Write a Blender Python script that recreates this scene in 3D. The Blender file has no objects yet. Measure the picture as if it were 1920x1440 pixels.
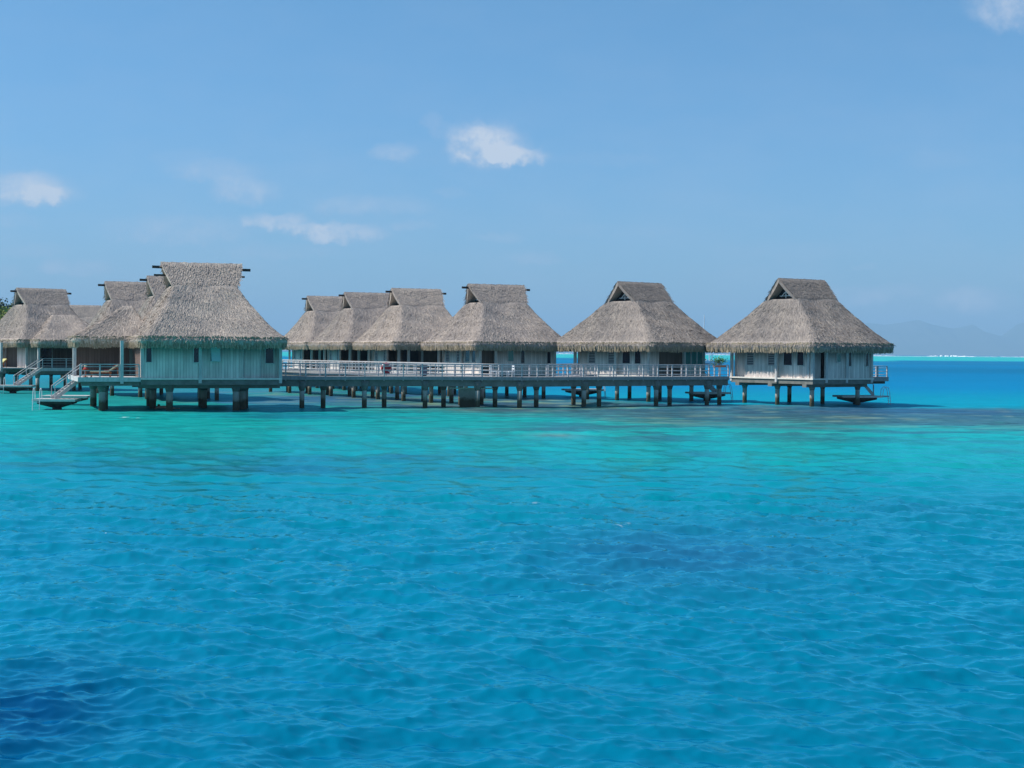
import bpy, math, random
import numpy as np
from mathutils import Vector, Matrix
R = math.radians
random.seed(7); RNG = np.random.default_rng(11)
scn = bpy.context.scene
COL = scn.collection

# ------------------------------------------------------------------ camera
H = 4.4
FPX = 2800.0                      # focal length in photo pixels (1920 wide)
ROLL = 0.0070                     # horizon falls to the right
PITCH = math.atan(60.0 / FPX)
cam_d = bpy.data.cameras.new("camera"); cam = bpy.data.objects.new("camera", cam_d); COL.objects.link(cam)
cam_d.sensor_width = 36.0; cam_d.lens = 36.0 * FPX / 1920.0
cam_d.clip_start = 0.5; cam_d.clip_end = 80000
cam.location = (0, 0, H)
cam.rotation_mode = 'QUATERNION'
q = Matrix.Rotation(math.pi / 2 - PITCH, 4, 'X') @ Matrix.Rotation(ROLL, 4, 'Z')
cam.rotation_quaternion = q.to_quaternion()
scn.camera = cam
scn.render.resolution_x = 1024; scn.render.resolution_y = 768

# ------------------------------------------------------------------ light
SUN_EL = R(50); SUN_H = Vector((-0.995, 0.02)).normalized()      # toward the sun, horizontal
sun_dir = Vector((SUN_H.x * math.cos(SUN_EL), SUN_H.y * math.cos(SUN_EL), math.sin(SUN_EL)))
sd = bpy.data.lights.new("sun", 'SUN'); sd.energy = 5.0; sd.angle = R(0.5); sd.color = (1.0, 0.955, 0.89)
so = bpy.data.objects.new("sun", sd); COL.objects.link(so)
so.rotation_mode = 'QUATERNION'; so.rotation_quaternion = sun_dir.to_track_quat('Z', 'Y')
scn.view_settings.view_transform = 'Standard'; scn.view_settings.look = 'None'
scn.view_settings.exposure = 0.30; scn.view_settings.gamma = 1.0
scn.cycles.max_bounces = 6; scn.cycles.diffuse_bounces = 3; scn.cycles.glossy_bounces = 3
scn.cycles.volume_bounces = 0

class NB:
    """small node builder"""
    def __init__(s, tree): s.t = tree; s.n = tree.nodes; s.l = tree.links
    def new(s, typ, **kw):
        n = s.n.new(typ)
        for k, v in kw.items(): setattr(n, k, v)
        return n
    def put(s, sock, v):
        if isinstance(v, bpy.types.NodeSocket): s.l.new(v, sock)
        elif v is not None: sock.default_value = v
    def m(s, op, a, b=None, c=None, clamp=False):
        n = s.new('ShaderNodeMath', operation=op, use_clamp=clamp)
        s.put(n.inputs[0], a)
        if b is not None: s.put(n.inputs[1], b)
        if c is not None: s.put(n.inputs[2], c)
        return n.outputs[0]
    def mix(s, f, a, b, blend='MIX'):
        n = s.new('ShaderNodeMix', data_type='RGBA', blend_type=blend)
        s.put(n.inputs[0], f); s.put(n.inputs[6], a); s.put(n.inputs[7], b)
        return n.outputs[2]
    def noise(s, vec, scale, detail=4, rough=0.55, dims='3D', dist=0.0):
        n = s.new('ShaderNodeTexNoise', noise_dimensions=dims)
        if vec is not None: s.l.new(vec, n.inputs['Vector'])
        n.inputs['Scale'].default_value = scale; n.inputs['Detail'].default_value = detail
        n.inputs['Roughness'].default_value = rough; n.inputs['Distortion'].default_value = dist
        return n.outputs[0]
    def mapr(s, v, a, b, c=0.0, d=1.0, smooth=False):
        n = s.new('ShaderNodeMapRange'); n.clamp = True
        if smooth: n.interpolation_type = 'SMOOTHSTEP'
        s.put(n.inputs[0], v)
        for i, x in enumerate((a, b, c, d)): s.put(n.inputs[i + 1], x)
        return n.outputs[0]
    def vmul(s, v, xyz):
        n = s.new('ShaderNodeVectorMath', operation='MULTIPLY'); s.l.new(v, n.inputs[0]); n.inputs[1].default_value = xyz
        return n.outputs[0]
    def vadd(s, v, xyz):
        n = s.new('ShaderNodeVectorMath', operation='ADD'); s.l.new(v, n.inputs[0]); s.put(n.inputs[1], xyz)
        return n.outputs[0]

# ------------------------------------------------------------------ world: sky with a few thin clouds
w = bpy.data.worlds.new("World"); scn.world = w; w.use_nodes = True
b = NB(w.node_tree); b.n.clear()
sky = b.new('ShaderNodeTexSky', sky_type='NISHITA'); sky.sun_disc = False
sky.sun_elevation = SUN_EL
sky.sun_rotation = math.atan2(SUN_H.x, SUN_H.y)
sky.altitude = 0; sky.air_density = 1.0; sky.dust_density = 0.6; sky.ozone_density = 2.0
tc = b.new('ShaderNodeTexCoord').outputs['Generated']
sep = b.new('ShaderNodeSeparateXYZ'); b.l.new(tc, sep.inputs[0])
dy = b.m('MAXIMUM', sep.outputs[1], 0.02)
P = b.m('DIVIDE', sep.outputs[0], dy); Q = b.m('DIVIDE', sep.outputs[2], dy)
comb = b.new('ShaderNodeCombineXYZ'); b.l.new(P, comb.inputs[0]); b.l.new(Q, comb.inputs[1]); pq = comb.outputs[0]
wn = b.noise(pq, 34, 5, 0.6); wn2 = b.noise(b.vadd(pq, (3.1, 1.7, 0)), 90, 4, 0.6)
wv = b.noise(b.vmul(pq, (12, 30, 1)), 1.0, 5, 0.6)
dP = b.m('MULTIPLY_ADD', wn, 0.034, -0.017); dQ = b.m('MULTIPLY_ADD', wn2, 0.014, -0.007)
P2 = b.m('ADD', P, dP); Q2 = b.m('ADD', Q, dQ)
# direction of each cloud, half sizes (in photo pixels about the view axis), strength
clouds = [(905, 272, 78, 42, 1.0), (965, 294, 62, 17, .8), (735, 287, 50, 18, .42), (515, 413, 66, 15, .72), (632, 437, 88, 20, .75), (560, 430, 60, 10, .4), (400, 320, 90, 22, .30), (800, 225, 20, 16, .25), (825, 245, 26, 16, .2),
          (455, 358, 62, 28, .46), (40, 352, 95, 34, .70), (100, 366, 60, 18, .4), (20, 412, 60, 16, .2), (1890, 18, 85, 42, .55),
          (105, 500, 28, 16, .42), (165, 500, 36, 16, .35), (10, 508, 30, 14, .3), (1585, 556, 80, 22, .46), (1825, 562, 70, 26, .55), (1690, 545, 60, 14, .25), (60, 470, 70, 14, .25), (520, 470, 120, 14, .2), (1350, 568, 60, 10, .14),
          (335, 430, 140, 28, .34), (700, 385, 110, 20, .30), (1000, 483, 60, 12, .26), (930, 446, 50, 10, .25), (770, 422, 44, 9, .25), (1620, 497, 30, 7, .2), (350, 300, 50, 22, .12),
          (1140, 300, 110, 14, .10), (845, 362, 34, 9, .16), (1150, 432, 120, 14, .1), (1740, 300, 60, 20, .08), (1480, 470, 160, 20, .08), (1700, 585, 220, 34, .12)]
dens = None
for (cx, cy, hw, hh, st) in clouds:
    px = (cx - 960) / FPX; qy = (664 + (cx - 1640) * ROLL - cy) / FPX
    u_ = b.m('DIVIDE', b.m('SUBTRACT', P2, px), hw / FPX * 1.25); v_ = b.m('DIVIDE', b.m('SUBTRACT', Q2, qy), hh / FPX * 1.25)
    r2 = b.m('ADD', b.m('MULTIPLY', u_, u_), b.m('MULTIPLY', v_, v_))
    e = b.mapr(r2, 0.0, 1.0, st, 0.0, True)
    dens = e if dens is None else b.m('ADD', dens, e)
wn3 = b.noise(b.vmul(pq, (1, 1.5, 1)), 260, 4, .65)
tex = b.mapr(b.m('ADD', b.m('MULTIPLY', wn2, .45), b.m('ADD', b.m('MULTIPLY', wn, .45), b.m('MULTIPLY', wn3, .10))), .34, .66, .25, 1.35)
cl = b.m('MULTIPLY', dens, tex)
front = b.m('GREATER_THAN', sep.outputs[1], 0.1)
cl = b.m('MULTIPLY', cl, front, clamp=True)
veil = b.m('MULTIPLY', b.mapr(wv, .40, .75, 0, .24), b.m('MULTIPLY', front, b.mapr(Q, .0, .2, 1, .25)))
cl = b.m('MINIMUM', b.m('ADD', cl, veil), .84)
tint = b.mix(1.0, sky.outputs[0], b.mix(b.mapr(sep.outputs[2], 0.0, .28), (0.53, 0.80, 1.19, 1), (0.55, 0.97, 1.16, 1)), 'MULTIPLY')
cloudc = b.mix(b.mapr(cl, .2, .9), (4.6, 5.4, 6.9, 1), (6.6, 6.9, 7.5, 1))
skyc = b.mix(cl, tint, cloudc)
bg = b.new('ShaderNodeBackground'); b.l.new(skyc, bg.inputs[0]); bg.inputs[1].default_value = 0.092
wo = b.new('ShaderNodeOutputWorld'); b.l.new(bg.outputs[0], wo.inputs[0])

# ------------------------------------------------------------------ helpers
def tag(o, label=None, cat=None, group=None, kind=None):
    if label: o['label'] = label
    if cat: o['category'] = cat
    if group: o['group'] = group
    if kind: o['kind'] = kind
    return o

def mat(name, base=(.4, .4, .4), rough=.8, fn=None, spec=.3, metal=0.0):
    m = bpy.data.materials.new(name); m.use_nodes = True
    b = NB(m.node_tree); pr = b.n['Principled BSDF']
    pr.inputs['Base Color'].default_value = (*base, 1); pr.inputs['Roughness'].default_value = rough
    pr.inputs['Specular IOR Level'].default_value = spec; pr.inputs['Metallic'].default_value = metal
    if fn: fn(b, pr)
    return m

def mottled(c1, c2, scale=6, stretch=(1, 1, 1), bump=.0, rnd=0.0):
    def f(b, pr):
        o = b.new('ShaderNodeTexCoord').outputs['Object']
        g = b.vmul(o, stretch)
        n = b.noise(g, scale, 5, .65)
        c = b.mix(b.mapr(n, .32, .68), (*c1, 1), (*c2, 1))
        if rnd:
            r = b.new('ShaderNodeNewGeometry').outputs['Random Per Island']
            c = b.mix(b.m('MULTIPLY', r, rnd), c, (*[x * .35 for x in c1], 1))
        b.l.new(c, pr.inputs['Base Color'])
        if bump:
            bp = b.new('ShaderNodeBump'); bp.inputs['Strength'].default_value = bump; bp.inputs['Distance'].default_value = .03
            b.l.new(n, bp.inputs['Height']); b.l.new(bp.outputs[0], pr.inputs['Normal'])
    return f

def f_boards(c1, c2, dark=.25, width=.21):
    """vertical planks: random tone per plank, joint lines, weather streaks (object space)"""
    def f(b, pr):
        o = b.new('ShaderNodeTexCoord').outputs['Object']
        s = b.new('ShaderNodeSeparateXYZ'); b.l.new(o, s.inputs[0])
        h = b.m('DIVIDE', b.m('ADD', s.outputs[0], b.m('MULTIPLY', s.outputs[1], 1.0)), width)
        cell = b.m('FLOOR', h); fr = b.m('FRACT', h)
        wn = b.new('ShaderNodeTexWhiteNoise', noise_dimensions='1D'); b.l.new(cell, wn.inputs['W'])
        streak = b.noise(b.vmul(o, (9, 9, .7)), 1.0, 5, .65)
        big = b.noise(b.vmul(o, (1.1, 1.1, .5)), 1.0, 3, .5)
        k = b.m('ADD', b.m('MULTIPLY', wn.outputs[0], .26), b.m('ADD', b.m('MULTIPLY', streak, .72), b.m('MULTIPLY', big, .45)))
        c = b.mix(b.mapr(k, .45, 1.0), (*c2, 1), (*c1, 1))
        joint = b.m('LESS_THAN', fr, .09)
        c = b.mix(b.m('MULTIPLY', joint, .65), c, (*[x * dark for x in c2], 1))
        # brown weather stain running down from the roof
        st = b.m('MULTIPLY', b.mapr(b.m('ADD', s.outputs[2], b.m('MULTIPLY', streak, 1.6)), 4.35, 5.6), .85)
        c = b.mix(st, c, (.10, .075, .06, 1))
        b.l.new(c, pr.inputs['Base Color'])
    return f

def f_thatch(b, pr, cols=((.70, .585, .475), (.41, .345, .30), (.10, .08, .065), (.27, .238, .228))):
    g = b.new('ShaderNodeNewGeometry'); r = g.outputs['Random Per Island']
    o = b.new('ShaderNodeTexCoord').outputs['Object']
    n1 = b.noise(o, .55, 4, .6); n2 = b.noise(b.vmul(o, (7, 7, 2.2)), 1.3, 4, .7)
    cr = b.new('ShaderNodeValToRGB'); e = cr.color_ramp.elements
    e[0].position = 0; e[0].color = (*cols[2], 1); e[1].position = 1; e[1].color = (*cols[0], 1)
    x = e.new(.22); x.color = (*cols[3], 1); x = e.new(.55); x.color = (*cols[1], 1)
    v = b.m('ADD', b.m('MULTIPLY', r, .40), b.m('ADD', b.m('MULTIPLY', b.mapr(n1, .3, .7), .24), b.m('MULTIPLY', b.mapr(n2, .3, .7), .30)))
    oi = b.new('ShaderNodeObjectInfo').outputs['Random']; v = b.m('ADD', v, b.m('MULTIPLY_ADD', oi, .14, -.07))
    b.l.new(v, cr.inputs[0]); b.l.new(cr.outputs[0], pr.inputs['Base Color'])
    bp = b.new('ShaderNodeBump'); bp.inputs['Strength'].default_value = .6; bp.inputs['Distance'].default_value = .06
    b.l.new(n2, bp.inputs['Height']); b.l.new(bp.outputs[0], pr.inputs['Normal'])

def f_fringe(b, pr):
    f_thatch(b, pr, ((.60, .50, .37), (.36, .295, .205), (.08, .065, .045), (.21, .18, .13)))

def f_pile(b, pr):
    g = b.new('ShaderNodeNewGeometry').outputs['Position']
    s = b.new('ShaderNodeSeparateXYZ'); b.l.new(g, s.inputs[0])
    n = b.noise(g, 3.5, 5, .6)
    c = b.mix(b.mapr(n, .3, .7), (.33, .32, .29, 1), (.47, .45, .41, 1))
    wet = b.mapr(b.m('ADD', s.outputs[2], b.m('MULTIPLY', n, -.55)), .28, .52, 1, 0)
    c = b.mix(wet, c, (.035, .032, .028, 1))
    yel = b.mapr(b.m('ADD', s.outputs[2], b.m('MULTIPLY', n, -.55)), .45, .95, .45, 0)
    c = b.mix(yel, c, (.16, .13, .07, 1))
    b.l.new(c, pr.inputs['Base Color'])

M = {}
def f_thatch_old(b, pr): f_thatch(b, pr, ((.56, .47, .39), (.31, .265, .235), (.075, .06, .05), (.20, .18, .175)))
M['thatch_old'] = mat('older_thatch', rough=.95, fn=f_thatch_old, spec=.1)
M['thatch'] = mat('thatch', rough=.95, fn=f_thatch, spec=.1)
M['fringe'] = mat('thatch_fringe', rough=.95, fn=f_fringe, spec=.1)
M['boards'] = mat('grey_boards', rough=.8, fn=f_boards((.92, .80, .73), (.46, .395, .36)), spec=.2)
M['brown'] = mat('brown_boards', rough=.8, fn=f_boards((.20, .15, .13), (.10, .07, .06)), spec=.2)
M['trim'] = mat('weathered_trim', rough=.7, fn=mottled((.62, .60, .58), (.45, .43, .41), 3, (2, 2, .6)), spec=.2)
M['sill'] = mat('pale_sill', rough=.6, fn=mottled((.80, .75, .66), (.62, .58, .52), 4))
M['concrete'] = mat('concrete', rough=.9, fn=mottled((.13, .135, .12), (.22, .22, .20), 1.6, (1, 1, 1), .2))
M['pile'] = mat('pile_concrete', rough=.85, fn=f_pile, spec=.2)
M['dark_base'] = mat('dark_concrete', rough=.8, fn=mottled((.045, .043, .038), (.08, .075, .06), 3))  # near-black concrete for platform bases, deck beam and cabinet foot
M['fascia'] = mat('shaded_fascia', rough=.7, fn=mottled((.34, .33, .33), (.22, .21, .21), 3, (2, 2, 1)))  # darker than the trim: the fascia's shade is put into its colour
M['deck'] = mat('deck_planks', rough=.8, fn=mottled((.52, .50, .50), (.36, .34, .34), 3, (6, 1, 1)))
M['rail'] = mat('grey_rail', rough=.6, fn=mottled((.56, .55, .55), (.36, .35, .35), 1.2, (1, 1, 1)))
M['beam'] = mat('dark_beam', base=(.035, .025, .022), rough=.7, fn=mottled((.03, .022, .02), (.06, .045, .04), 6))
M['soffit'] = mat('tan_soffit', rough=.8, fn=mottled((.36, .25, .14), (.22, .15, .09), 5, (1, 5, 1)))
M['void'] = mat('dark_opening', base=(.012, .013, .018), rough=.6)
M['glass'] = mat('dark_glass', base=(.01, .015, .03), rough=.15, spec=.5)
M['teal'] = mat('teal_glass', base=(.05, .20, .19), rough=.15, spec=.6)
M['aqua'] = mat('pale_aqua_panel', rough=.4, fn=mottled((.30, .52, .52), (.42, .60, .58), 2.5))
M['louvre'] = mat('louvre_slats', rough=.7, fn=mottled((.40, .37, .37), (.28, .26, .26), 4, (1, 1, 6)))
M['white'] = mat('white_paint', rough=.45, fn=mottled((.80, .80, .80), (.66, .67, .68), 5), spec=.4)
M['steel'] = mat('steel_tube', base=(.75, .75, .75), rough=.3, metal=.6)
M['wood'] = mat('orange_wood', rough=.55, fn=mottled((.42, .14, .05), (.26, .08, .03), 6, (1, 4, 1)))
M['cream'] = mat('cream_cushion', rough=.9, fn=mottled((.85, .74, .46), (.78, .66, .42), 5))
M['redcloth'] = mat('red_towel', rough=.9, fn=mottled((.50, .06, .05), (.36, .04, .04), 8))
M['red'] = mat('red_plastic', rough=.5, fn=mottled((.65, .06, .07), (.50, .05, .06), 4))
M['yellow'] = mat('yellow_towel', rough=.9, fn=mottled((.66, .60, .26), (.52, .46, .2), 5))
M['bluebox'] = mat('blue_grey_cabinet', rough=.5, fn=mottled((.12, .15, .21), (.09, .11, .16), 4))
M['skin'] = mat('skin', rough=.5, fn=mottled((.52, .28, .20), (.45, .24, .17), 5), spec=.5)
M['hair'] = mat('wet_dark_hair', base=(.05, .02, .015), rough=.4)
M['black'] = mat('black_rubber', base=(.02, .02, .02), rough=.5)
M['pot'] = mat('terracotta', base=(.42, .13, .07), rough=.8)
M['leaf'] = mat('bright_leaves', rough=.6, fn=mottled((.16, .34, .03), (.05, .13, .02), 3, rnd=.7))
M['leafdark'] = mat('dark_leaves', rough=.7, fn=mottled((.045, .10, .03), (.03, .06, .025), .3, rnd=.8))
M['leafyellow'] = mat('yellow_green_leaves', rough=.7, fn=mottled((.30, .34, .05), (.12, .18, .03), .3, rnd=.6))
M['bark'] = mat('bark', rough=.9, fn=mottled((.18, .13, .09), (.10, .07, .05), 3))

class MB:
    def __init__(s): s.v = []; s.f = []; s.mi = []; s.mats = []
    def idx(s, m):
        if m not in s.mats: s.mats.append(m)
        return s.mats.index(m)
    def add(s, vs, fs, m):
        o = len(s.v); i = s.idx(m)
        s.v += [tuple(v) for v in vs]
        for f in fs: s.f.append(tuple(k + o for k in f)); s.mi.append(i)
    def box(s, x0, x1, y0, y1, z0, z1, m):
        vs = [(x, y, z) for z in (z0, z1) for y in (y0, y1) for x in (x0, x1)]
        s.add(vs, [(0, 2, 3, 1), (4, 5, 7, 6), (0, 1, 5, 4), (2, 6, 7, 3), (0, 4, 6, 2), (1, 3, 7, 5)], m)
    def bar(s, p, q, wd, ht, m, up=(0, 0, 1)):
        p = Vector(p); q = Vector(q); d = (q - p).normalized(); up = Vector(up)
        if abs(d.dot(up)) > .98: up = Vector((0, 1, 0))
        a = d.cross(up).normalized(); c = a.cross(d).normalized()
        vs = []
        for e in (p, q):
            for i, j in ((-1, -1), (1, -1), (1, 1), (-1, 1)): vs.append(e + a * (wd / 2 * i) + c * (ht / 2 * j))
        s.add(vs, [(0, 1, 2, 3), (7, 6, 5, 4), (0, 4, 5, 1), (1, 5, 6, 2), (2, 6, 7, 3), (3, 7, 4, 0)], m)
    def tube(s, pts, rads, m, n=10, caps=True):
        pts = [Vector(p) for p in pts]
        if not hasattr(rads, '__len__'): rads = [rads] * len(pts)
        vs = []; fs = []; prev = None
        for i, p in enumerate(pts):
            d = (pts[min(i + 1, len(pts) - 1)] - pts[max(i - 1, 0)]).normalized()
            a = d.cross(Vector((0, 0, 1)))
            if a.length < .05: a = d.cross(Vector((0, 1, 0)))
            if prev is not None:
                a = prev - d * prev.dot(d)
            a.normalize(); prev = a
            c = d.cross(a)
            for k in range(n):
                t = 2 * math.pi * k / n
                vs.append(p + (a * math.cos(t) + c * math.sin(t)) * rads[i])
        for i in range(len(pts) - 1):
            for k in range(n):
                fs.append((i * n + k, i * n + (k + 1) % n, (i + 1) * n + (k + 1) % n, (i + 1) * n + k))
        if caps: fs.append(tuple(range(n))[::-1]); fs.append(tuple((len(pts) - 1) * n + k for k in range(n)))
        s.add(vs, fs, m)
    def npq(s, V, m, k=4):
        o = len(s.v); i = s.idx(m); s.v += V.reshape(-1, 3).tolist()
        n = len(V.reshape(-1, 3)) // k
        s.f += [tuple(range(o + j * k, o + j * k + k)) for j in range(n)]; s.mi += [i] * n
    def mesh(s, name, smooth=False):
        me = bpy.data.meshes.new(name); me.from_pydata(s.v, [], s.f)
        for m in s.mats: me.materials.append(m)
        me.polygons.foreach_set('material_index', s.mi)
        if smooth: me.polygons.foreach_set('use_smooth', [True] * len(s.f))
        me.update(); return me
    def build(s, name, parent=None, smooth=False):
        return link(name, s.mesh(name, smooth), parent)

def link(name, me, parent=None):
    o = bpy.data.objects.new(name, me); COL.objects.link(o)
    if parent is not None: o.parent = parent
    return o

def empty(name, loc, rz=0):
    o = bpy.data.objects.new(name, None); COL.objects.link(o)
    o.location = loc; o.rotation_euler = (0, 0, rz); o.empty_display_size = .5
    return o

# ------------------------------------------------------------------ thatched roof
def rrect(s, hx, hy, r):
    """point on a rounded rectangle, s in 0..1 (arrays)"""
    s = np.mod(s, 1.0); k = np.floor(s * 4).astype(int); t = s * 4 - k; u = -1 + 2 * t
    x = np.choose(k, [u, np.ones_like(u), -u, -np.ones_like(u)]) * hx
    y = np.choose(k, [-np.ones_like(u), u, np.ones_like(u), -u]) * hy
    ix = np.maximum(hx - r, 0); iy = np.maximum(hy - r, 0)
    cx = np.clip(x, -ix, ix); cy = np.clip(y, -iy, iy)
    dx = x - cx; dy = y - cy; L = np.maximum(np.hypot(dx, dy), 1e-6)
    f = np.where(L > 1e-5, np.minimum(r / L, 1), 1)
    return cx + dx * f, cy + dy * f

def loft_fn(a, bb, a1, b1, z0, z1, p=.74, sh=(0, 0), py=.93, ys=0.0):
    def fn(s, t):
        g = np.power(np.clip(t, 0, 1), p)
        hx = a / 2 + (a1 / 2 - a / 2) * g; hy = bb / 2 + (b1 / 2 - bb / 2) * np.power(np.clip(t, 0, 1), py)
        r = .5 * (1 - t) + .10
        x, y = rrect(s, hx, hy, np.minimum(r, np.minimum(hx, hy) * .95))
        z = z0 + (z1 - z0) * t
        # lumps of hand-laid thatch
        lump = .022 * np.sin(x * 1.7 + 1.1 * np.sin(y * 1.3)) + .022 * np.sin(y * 1.9 + 1.4 * np.sin(x * 1.1 + 2)) + .012 * np.sin(z * 5 + x)
        return np.stack([x + sh[0] * g, y + sh[1] * g + ys * (1 - g), z + lump], -1)
    return fn

def strands(fn, n, seed, lmin=.26, lmax=.60, wd=.034, lift=.034, tmax=1.0):
    r = np.random.default_rng(seed)
    t = 1 - np.sqrt(r.random(n) * (1 - 0.0) + 0.0) ; t = np.clip(t * 1.05, 0.0, tmax)
    t = np.where(r.random(n) < .35, r.random(n) * tmax, t); t = .004 + .996 * t
    s = r.random(n)
    P = fn(s, t); d = fn(s, t - .02) - fn(s, t + .0)
    d = np.where(np.linalg.norm(d, axis=1, keepdims=True) < 1e-4, fn(s, t) - fn(s, t + .02), d)
    d /= np.linalg.norm(d, axis=1, keepdims=True)
    e = fn(s + .002, t) - fn(s - .002, t); e /= np.maximum(np.linalg.norm(e, axis=1, keepdims=True), 1e-6)
    nn = np.cross(e, -d); nn /= np.linalg.norm(nn, axis=1, keepdims=True)
    nn = np.where(nn[:, 2:3] < 0, -nn, nn)
    j = r.normal(0, .14, n)[:, None]
    d2 = d + e * j; d2 /= np.linalg.norm(d2, axis=1, keepdims=True)
    sd = np.cross(nn, d2)
    L = (lmin + (lmax - lmin) * r.random(n))[:, None]; W = (wd * (.5 + r.random(n)))[:, None]
    lf = (lift * (.2 + 1.1 * r.random(n)))[:, None]
    # tips never pass below the eave
    A = P + nn * .01 - sd * W / 2; B = P + nn * .01 + sd * W / 2
    tw = r.normal(0, .4, n)[:, None]
    C = P + d2 * L + nn * (lf + tw * W * .5) + sd * W * .35; D = P + d2 * L + nn * (lf - tw * W * .5) - sd * W * .35
    return np.stack([A, B, C, D], 1)

def roof_meshes(a, bb, L=5.8, wing=None, seed=1, n=30000, T=None):
    """returns (roof mesh, fringe mesh, soffit mesh, gable mesh)"""
    zE, zB, zT = 5.28, 9.15, 10.95
    gb, gl = 4.0, 4.6                                   # gable base width, base length
    mb = MB(); fr = MB(); T = T or M['thatch']
    YS = .40; lofts = [(loft_fn(a, bb + 2 * YS, gl, gb, zE, zB, ys=YS), n, a, bb + 2 * YS, 0, YS)]
    if wing:
        (x0, x1, y0, y1, zt, shx, shy) = wing
        cx, cy = (x0 + x1) / 2, (y0 + y1) / 2
        f0 = loft_fn(x1 - x0, y1 - y0, max((x1 - x0) - (y1 - y0), .4) + .3, .35, zE, zt, .9, (shx, shy))
        lofts.append((lambda s, t, f0=f0, cx=cx, cy=cy: f0(s, t) + np.array([cx, cy, 0.0]), n // 3, x1 - x0, y1 - y0, cx, cy))
    for li, (fn, cnt, aa, b2, cx, cy) in enumerate(lofts):
        NS, NT = 96, 16
        s = np.arange(NS) / NS; rings = []
        # eave underside and lip
        for (dr, z) in ((-1.15, 4.98), (-.34, 4.66), (-.16, 4.58), (.03, 4.78), (.10, 5.02), (.08, 5.18)):
            x, y = rrect(s, np.full(NS, aa / 2 + dr), np.full(NS, b2 / 2 + dr), np.full(NS, .6))
            zz = z + (.05 * np.sin(s * 97) * np.sin(s * 41 + li) if z < 4.9 else 0)
            rings.append(np.stack([x + cx, y + cy, np.broadcast_to(zz, x.shape)], -1))
        for t in np.linspace(0, 1, NT): rings.append(fn(s, np.full(NS, t)))
        V = np.concatenate(rings); K = len(rings); F = []
        for i in range(K - 1):
            for k in range(NS): F.append((i * NS + k, i * NS + (k + 1) % NS, (i + 1) * NS + (k + 1) % NS, (i + 1) * NS + k))
        F.append(tuple(range(NS))[::-1]); F.append(tuple((K - 1) * NS + k for k in range(NS)))
        mb.add(V.tolist(), F, T)
        mb.npq(strands(fn, cnt, seed + li), T)
        # hanging fringe
        r = np.random.default_rng(seed + 50 + li); m = int(190 * (aa + b2))
        ss = r.random(m); hx = np.full(m, aa / 2); hy = np.full(m, b2 / 2)
        x, y = rrect(ss, hx, hy, np.full(m, .6)); x2, y2 = rrect(ss + .001, hx, hy, np.full(m, .6))
        ex = np.stack([x2 - x, y2 - y, 0 * x], -1); ex /= np.linalg.norm(ex, axis=1, keepdims=True)
        out = np.cross(ex, np.array([0, 0, 1.0]))
        P = np.stack([x + cx, y + cy, 5.40 - r.random(m) * .42], -1) + out * (.02 + .09 * r.random(m))[:, None]
        ln = (.34 + .46 * r.random(m)); tip = np.stack([P[:, 0], P[:, 1], np.maximum(P[:, 2] - ln, 4.44 + .13 * r.random(m) + .04 * np.sin(ss * 60))], -1)
        tip += out * (r.normal(-.10, .07, m))[:, None] + ex * r.normal(0, .09, m)[:, None]
        W = (.04 + .06 * r.random(m))[:, None]
        fr.npq(np.stack([P - ex * W / 2, P + ex * W / 2, tip + ex * W * .35, tip - ex * W * .35], 1), M['fringe'])
    # ridge part: two thick thatched slopes overhanging the gables
    for sg in (-1, 1):
        x0b, x1b = -gl / 2 - .05, gl / 2 + .05; X = L / 2
        yb = sg * (gb / 2 + .0); NU, NV = 14, 8
        g = np.zeros((NU + 1, NV + 1, 3)); h = np.zeros_like(g)
        for i in range(NU + 1):
            for j in range(NV + 1):
                u = i / NU; v = j / NV
                xx = (x0b * (1 - v) - X * v) * (1 - u) + (x1b * (1 - v) + X * v) * u
                sag = .10 * math.sin(math.pi * v)
                yy = yb * (1 - v) + sg * .04 * v - sg * sag * .5 - sg * .13 * max(0, 1 - v / .22); z = (zB - .02) * (1 - v) + zT * v - sag * .55 + .035 * math.sin(xx * 3 + sg) + .03 * math.sin(xx * 7 + v * 5)
                g[i, j] = (xx, yy, z); h[i, j] = (xx, yy - sg * .16, z - .20)
        V = np.concatenate([g.reshape(-1, 3), h.reshape(-1, 3)]); NN = (NU + 1) * (NV + 1); F = []
        ii = lambda i, j, o=0: o + i * (NV + 1) + j
        for i in range(NU):
            for j in range(NV):
                F.append((ii(i, j), ii(i + 1, j), ii(i + 1, j + 1), ii(i, j + 1)))
                F.append((ii(i, j, NN), ii(i, j + 1, NN), ii(i + 1, j + 1, NN), ii(i + 1, j, NN)))
        for j in range(NV):
            F.append((ii(0, j), ii(0, j + 1), ii(0, j + 1, NN), ii(0, j, NN))); F.append((ii(NU, j), ii(NU, j, NN), ii(NU, j + 1, NN), ii(NU, j + 1)))
        mb.add(V.tolist(), F, T)
        r = np.random.default_rng(seed + 9 + sg); m = 4200
        u = r.random(m); v = 1.02 * r.random(m)
        xx = (x0b * (1 - v) - X * v) * (1 - u) + (x1b * (1 - v) + X * v) * u
        P = np.stack([xx, yb * (1 - v) + sg * .04 * v - sg * .11 * np.maximum(0, 1 - v / .22), (zB) * (1 - v) + zT * v - .03 * np.sin(np.pi * v) + .0], -1)
        dn = np.array([0, sg * (gb / 2), -(zT - zB)]); dn /= np.linalg.norm(dn); nrm = np.array([0, sg * (zT - zB), gb / 2]); nrm /= np.linalg.norm(nrm)
        e = np.array([1.0, 0, 0]); d2 = dn + e * r.normal(0, .2, m)[:, None]; Ln = (.28 + .32 * r.random(m))[:, None]; W = (.025 + .04 * r.random(m))[:, None]
        lf = (.01 + .065 * r.random(m))[:, None]
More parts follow.
